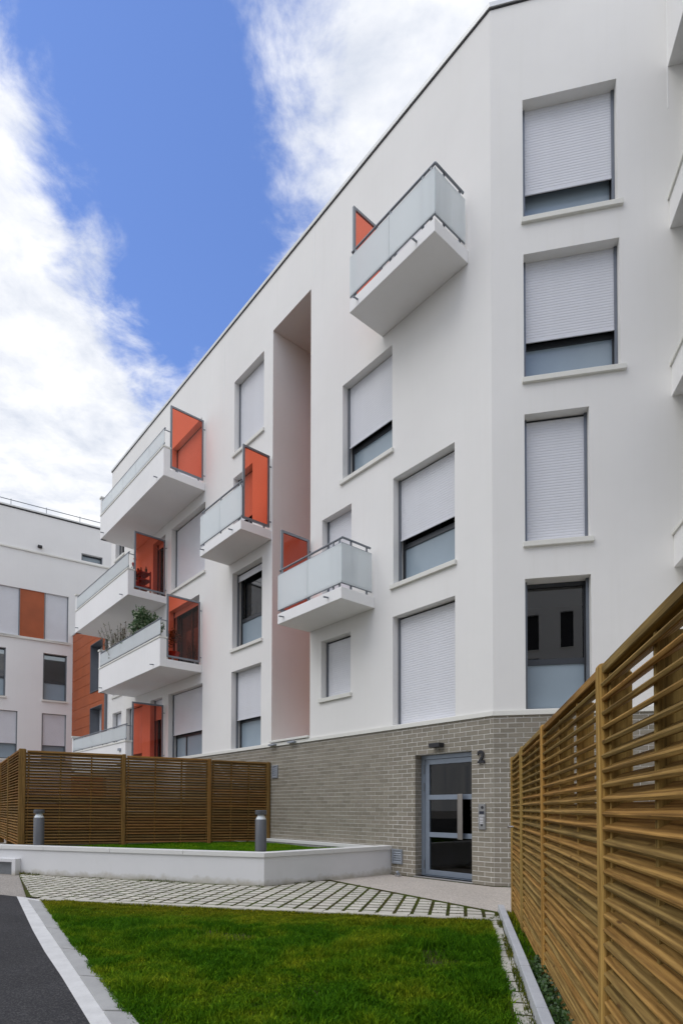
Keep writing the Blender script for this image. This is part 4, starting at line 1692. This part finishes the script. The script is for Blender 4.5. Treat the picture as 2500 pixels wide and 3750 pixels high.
lt.tube((.42, .085, 1.02), (.56, .09, 1.015), .012, 10)
part('latch', lt, STEEL, gate, MR)
for x in (1.75, 3.2, 4.7):
    part('bracket', MB().box(x, x + .04, -.03, .004, 1.79, 1.812), ZINC, fence, MR)

# left fence round the private garden
FL, FRr = Vector((-6.50, 11.84, 0)), Vector((*onA(6.27), 0))
dl = (FRr - FL).normalized()
nl = Vector((dl.y, -dl.x, 0))
LL = (FRr - FL).length
ML = frame(FRr, -dl, nl)                    # x from the building toward the corner post
gf = empty('slatted_fence', frame(FL, -dl, nl), 'brown timber slatted fence around the garden behind the white planter', 'fence')


def ztop(x):
    return 2.31 + .10 * x / LL


xs = [.0, LL * (1 - .7256), LL * (1 - .376), LL]
for k, x in enumerate(xs):
    post_(gf, ML, x - (.04 if k == 3 else 0) + (.05 if k == 0 else 0), .3, ztop(x) + .012, WOOD2POST, w=.13 if k == 3 else .085, d=.10)
for a, b in zip(xs, xs[1:]):
    a2 = a + (.09 if a == 0 else .0425)
    b2 = b - (.105 if b == LL else .0425)
    louvre_panel(gf, ML @ T(a2, .015, 0), b2 - a2, .42, ztop(a2), WOOD2, WOOD2POST, 2, .0605, -(ztop(b2) - ztop(a2)), 21, .13)
dsd = Vector((-.566, .824, 0)).normalized()
nsd = Vector((-dsd.y, dsd.x, 0)) * 1.0
nsd = Vector((-.824, -.566, 0)).normalized()
MS = frame(FL + dsd * .06, dsd, nsd)
for k in range(3):
    a, b = k * 2.14 + .05, (k + 1) * 2.14
    louvre_panel(gf, MS @ T(a, .015, 0), b - a - .04, .42, 2.41, WOOD2, WOOD2POST, 2, .0605, 0.0, 21, .13)
    post_(gf, MS, b + .0, .3, 2.42, WOOD2POST)

# ------------------------------------------------------------------ things on the balconies and small things
def pot_plant(name, t, out, z, label, cat, builder):
    p = MA @ Vector((t, out, z))
    e = empty(name, T(*p), label, cat)
    M = T(*p)
    part('pot', MB().lathe([(.12, 0), (.165, .26), (.18, .262), (.18, .30)], 20), TERRACOTTA, e, M, smooth=True)
    builder(e, M)
    return e


def round_bush(e, M):
    mb = MB()
    for _ in range(30):
        d = Vector((random.gauss(0, 1), random.gauss(0, 1), random.gauss(0, 1))).normalized() * random.uniform(.15, .95)
        leaves(mb, 110, (d.x * .46, d.y * .36, 1.42 + d.z * .5), (.16, .16, .17), .075, 1.2, .3)
    part('foliage', mb, LEAF_VAR, e, M)
    st = MB()
    for k in range(5):
        a = 2 * pi * k / 5
        st.tube((.03 * cos(a), .03 * sin(a), .28), (.25 * cos(a), .25 * sin(a), 1.3), .012, 6)
    part('stem', st, BARK, e, M)


def loose_bush(e, M):
    mb, st = MB(), MB()
    for k in range(34):
        a = random.random() * 2 * pi
        R = random.uniform(.15, .72)
        tip = (R * cos(a), R * sin(a) * .7, random.uniform(1.3, 1.95))
        st.tube((0, 0, .28), tip, .006, 5)
        for q in range(26):
            t_ = random.uniform(.45, 1.0)
            leaves(mb, 1, (tip[0] * t_, tip[1] * t_, .28 + (tip[2] - .28) * t_), (.05, .05, .05), .055, .8, .2)
    part('foliage', mb, LEAF_OLIVE, e, M)
    part('stem', st, BARK, e, M)


def low_bush(e, M):
    mb, st = MB(), MB()
    for _ in range(9):
        d = Vector((random.gauss(0, 1), random.gauss(0, 1), random.gauss(0, 1))).normalized() * random.uniform(.1, .9)
        leaves(mb, 60, (d.x * .2, d.y * .2, .75 + d.z * .3), (.13, .13, .14), .06, 1.2, .3)
    part('foliage', mb, LEAF_VAR, e, M)
    st.tube((0, 0, .28), (0, 0, .7), .012, 6)
    part('stem', st, BARK, e, M)


pot_plant('potted_shrub', 11.62, .92, 5.31, 'round variegated shrub standing tall above the balcony glass', 'shrub', round_bush)
pot_plant('potted_shrub', 13.75, .92, 5.31, 'loose olive leaved shrub behind the same balcony rail', 'shrub', loose_bush)
pot_plant('potted_shrub', 10.12, .72, 5.31, 'low leafy shrub beside the orange screen under the round shrub', 'shrub', low_bush)
pot_plant('potted_shrub', 12.72, 1.0, 5.55, 'small green shrub on the balcony between the round shrub and the olive shrub', 'shrub', low_bush)


def geranium(e, M):
    mb = MB()
    leaves(mb, 90, (0, 0, .5), (.16, .16, .25), .06, 1.6, .2)
    for p in ((.05, .02, 1.02), (-.03, .05, .86), (.02, -.04, .78)):
        fl = MB()
        leaves(fl, 26, p, (.035, .035, .035), .035, 2.0, .3)
        part('flower', fl, PETAL, e, M)
    st = MB()
    for p in ((.05, .02, 1.02), (-.03, .05, .86), (.02, -.04, .78)):
        st.tube((0, 0, .28), p, .005, 5)
    part('foliage', mb, LEAF_GROUND, e, M)
    part('stem', st, BARK, e, M)


pot_plant('potted_flower', 14.85, .98, 7.94, 'red flower peeping over the rail of the middle parapet balcony', 'flower', geranium)
pot_plant('potted_flower', 12.42, 1.0, 7.94, 'red flower in the gap beside the orange screen of the middle parapet balcony', 'flower', geranium)

rack = empty('shelf_rack', MA @ T(13.0, .55, 7.94), 'slatted shelf rack with jars seen through the orange screen', 'rack')
rk = MB()
for x in (12.75, 13.35):
    for y in (.32, .72):
        rk.box(x - .02, x + .02, y - .02, y + .02, 7.94, 8.82)
part('rack_frame', rk, TERRACOTTA, rack, MA)
for z in (8.05, 8.28, 8.51, 8.74):
    part('shelf', MB().box(12.73, 13.37, .30, .74, z, z + .03), TERRACOTTA, rack, MA)
for i, (x, y, z, hgt) in enumerate(((12.86, .42, 8.771, .22), (12.98, .6, 8.771, .14), (13.2, .45, 8.771, .3), (12.9, .55, 8.541, .12), (13.15, .5, 8.311, .14))):
    p = MA @ Vector((x, y, z))
    j = part('jar', MB().lathe([(.035, 0), (.04, hgt * .6), (.02, hgt * .8), (.02, hgt)], 12), [LEAF_GROUND, SILLM, BOLLARDM, TERRACOTTA, SILLM][i], None, T(*p), smooth=True)
    tag(j, ['tallish dark bottle at the front of the rack top', 'short pale jar at the back of the rack top', 'tall grey bottle on the far end of the rack top',
            'clay jar on the second shelf of the rack', 'pale jar on the third shelf of the rack'][i], 'jar', 'jars on the rack')

ds = empty('door_stop', T(1.02, 10.55, 0), 'small metal door stop on the gravel beside the vent', 'door stop')
MD = frame(Vector((1.02, 10.56, 0)), dA, nA)
part('base', MB().box(-.05, .05, -.05, .05, .001, .035), STEEL, ds, MD, bevel=.01)
part('buffer', MB().tube((0, -.02, .03), (0, .03, .085), .024, 12), ZINC, ds, MD)
cp = tag(part('drain_cap', MB().lathe([(.05, .385), (.05, .47), (.03, .49)], 16), WHITEPAINT, None, T(-.62, 9.95, 0), smooth=True), 'small white drain cap sticking out of the planter grass', 'cap')
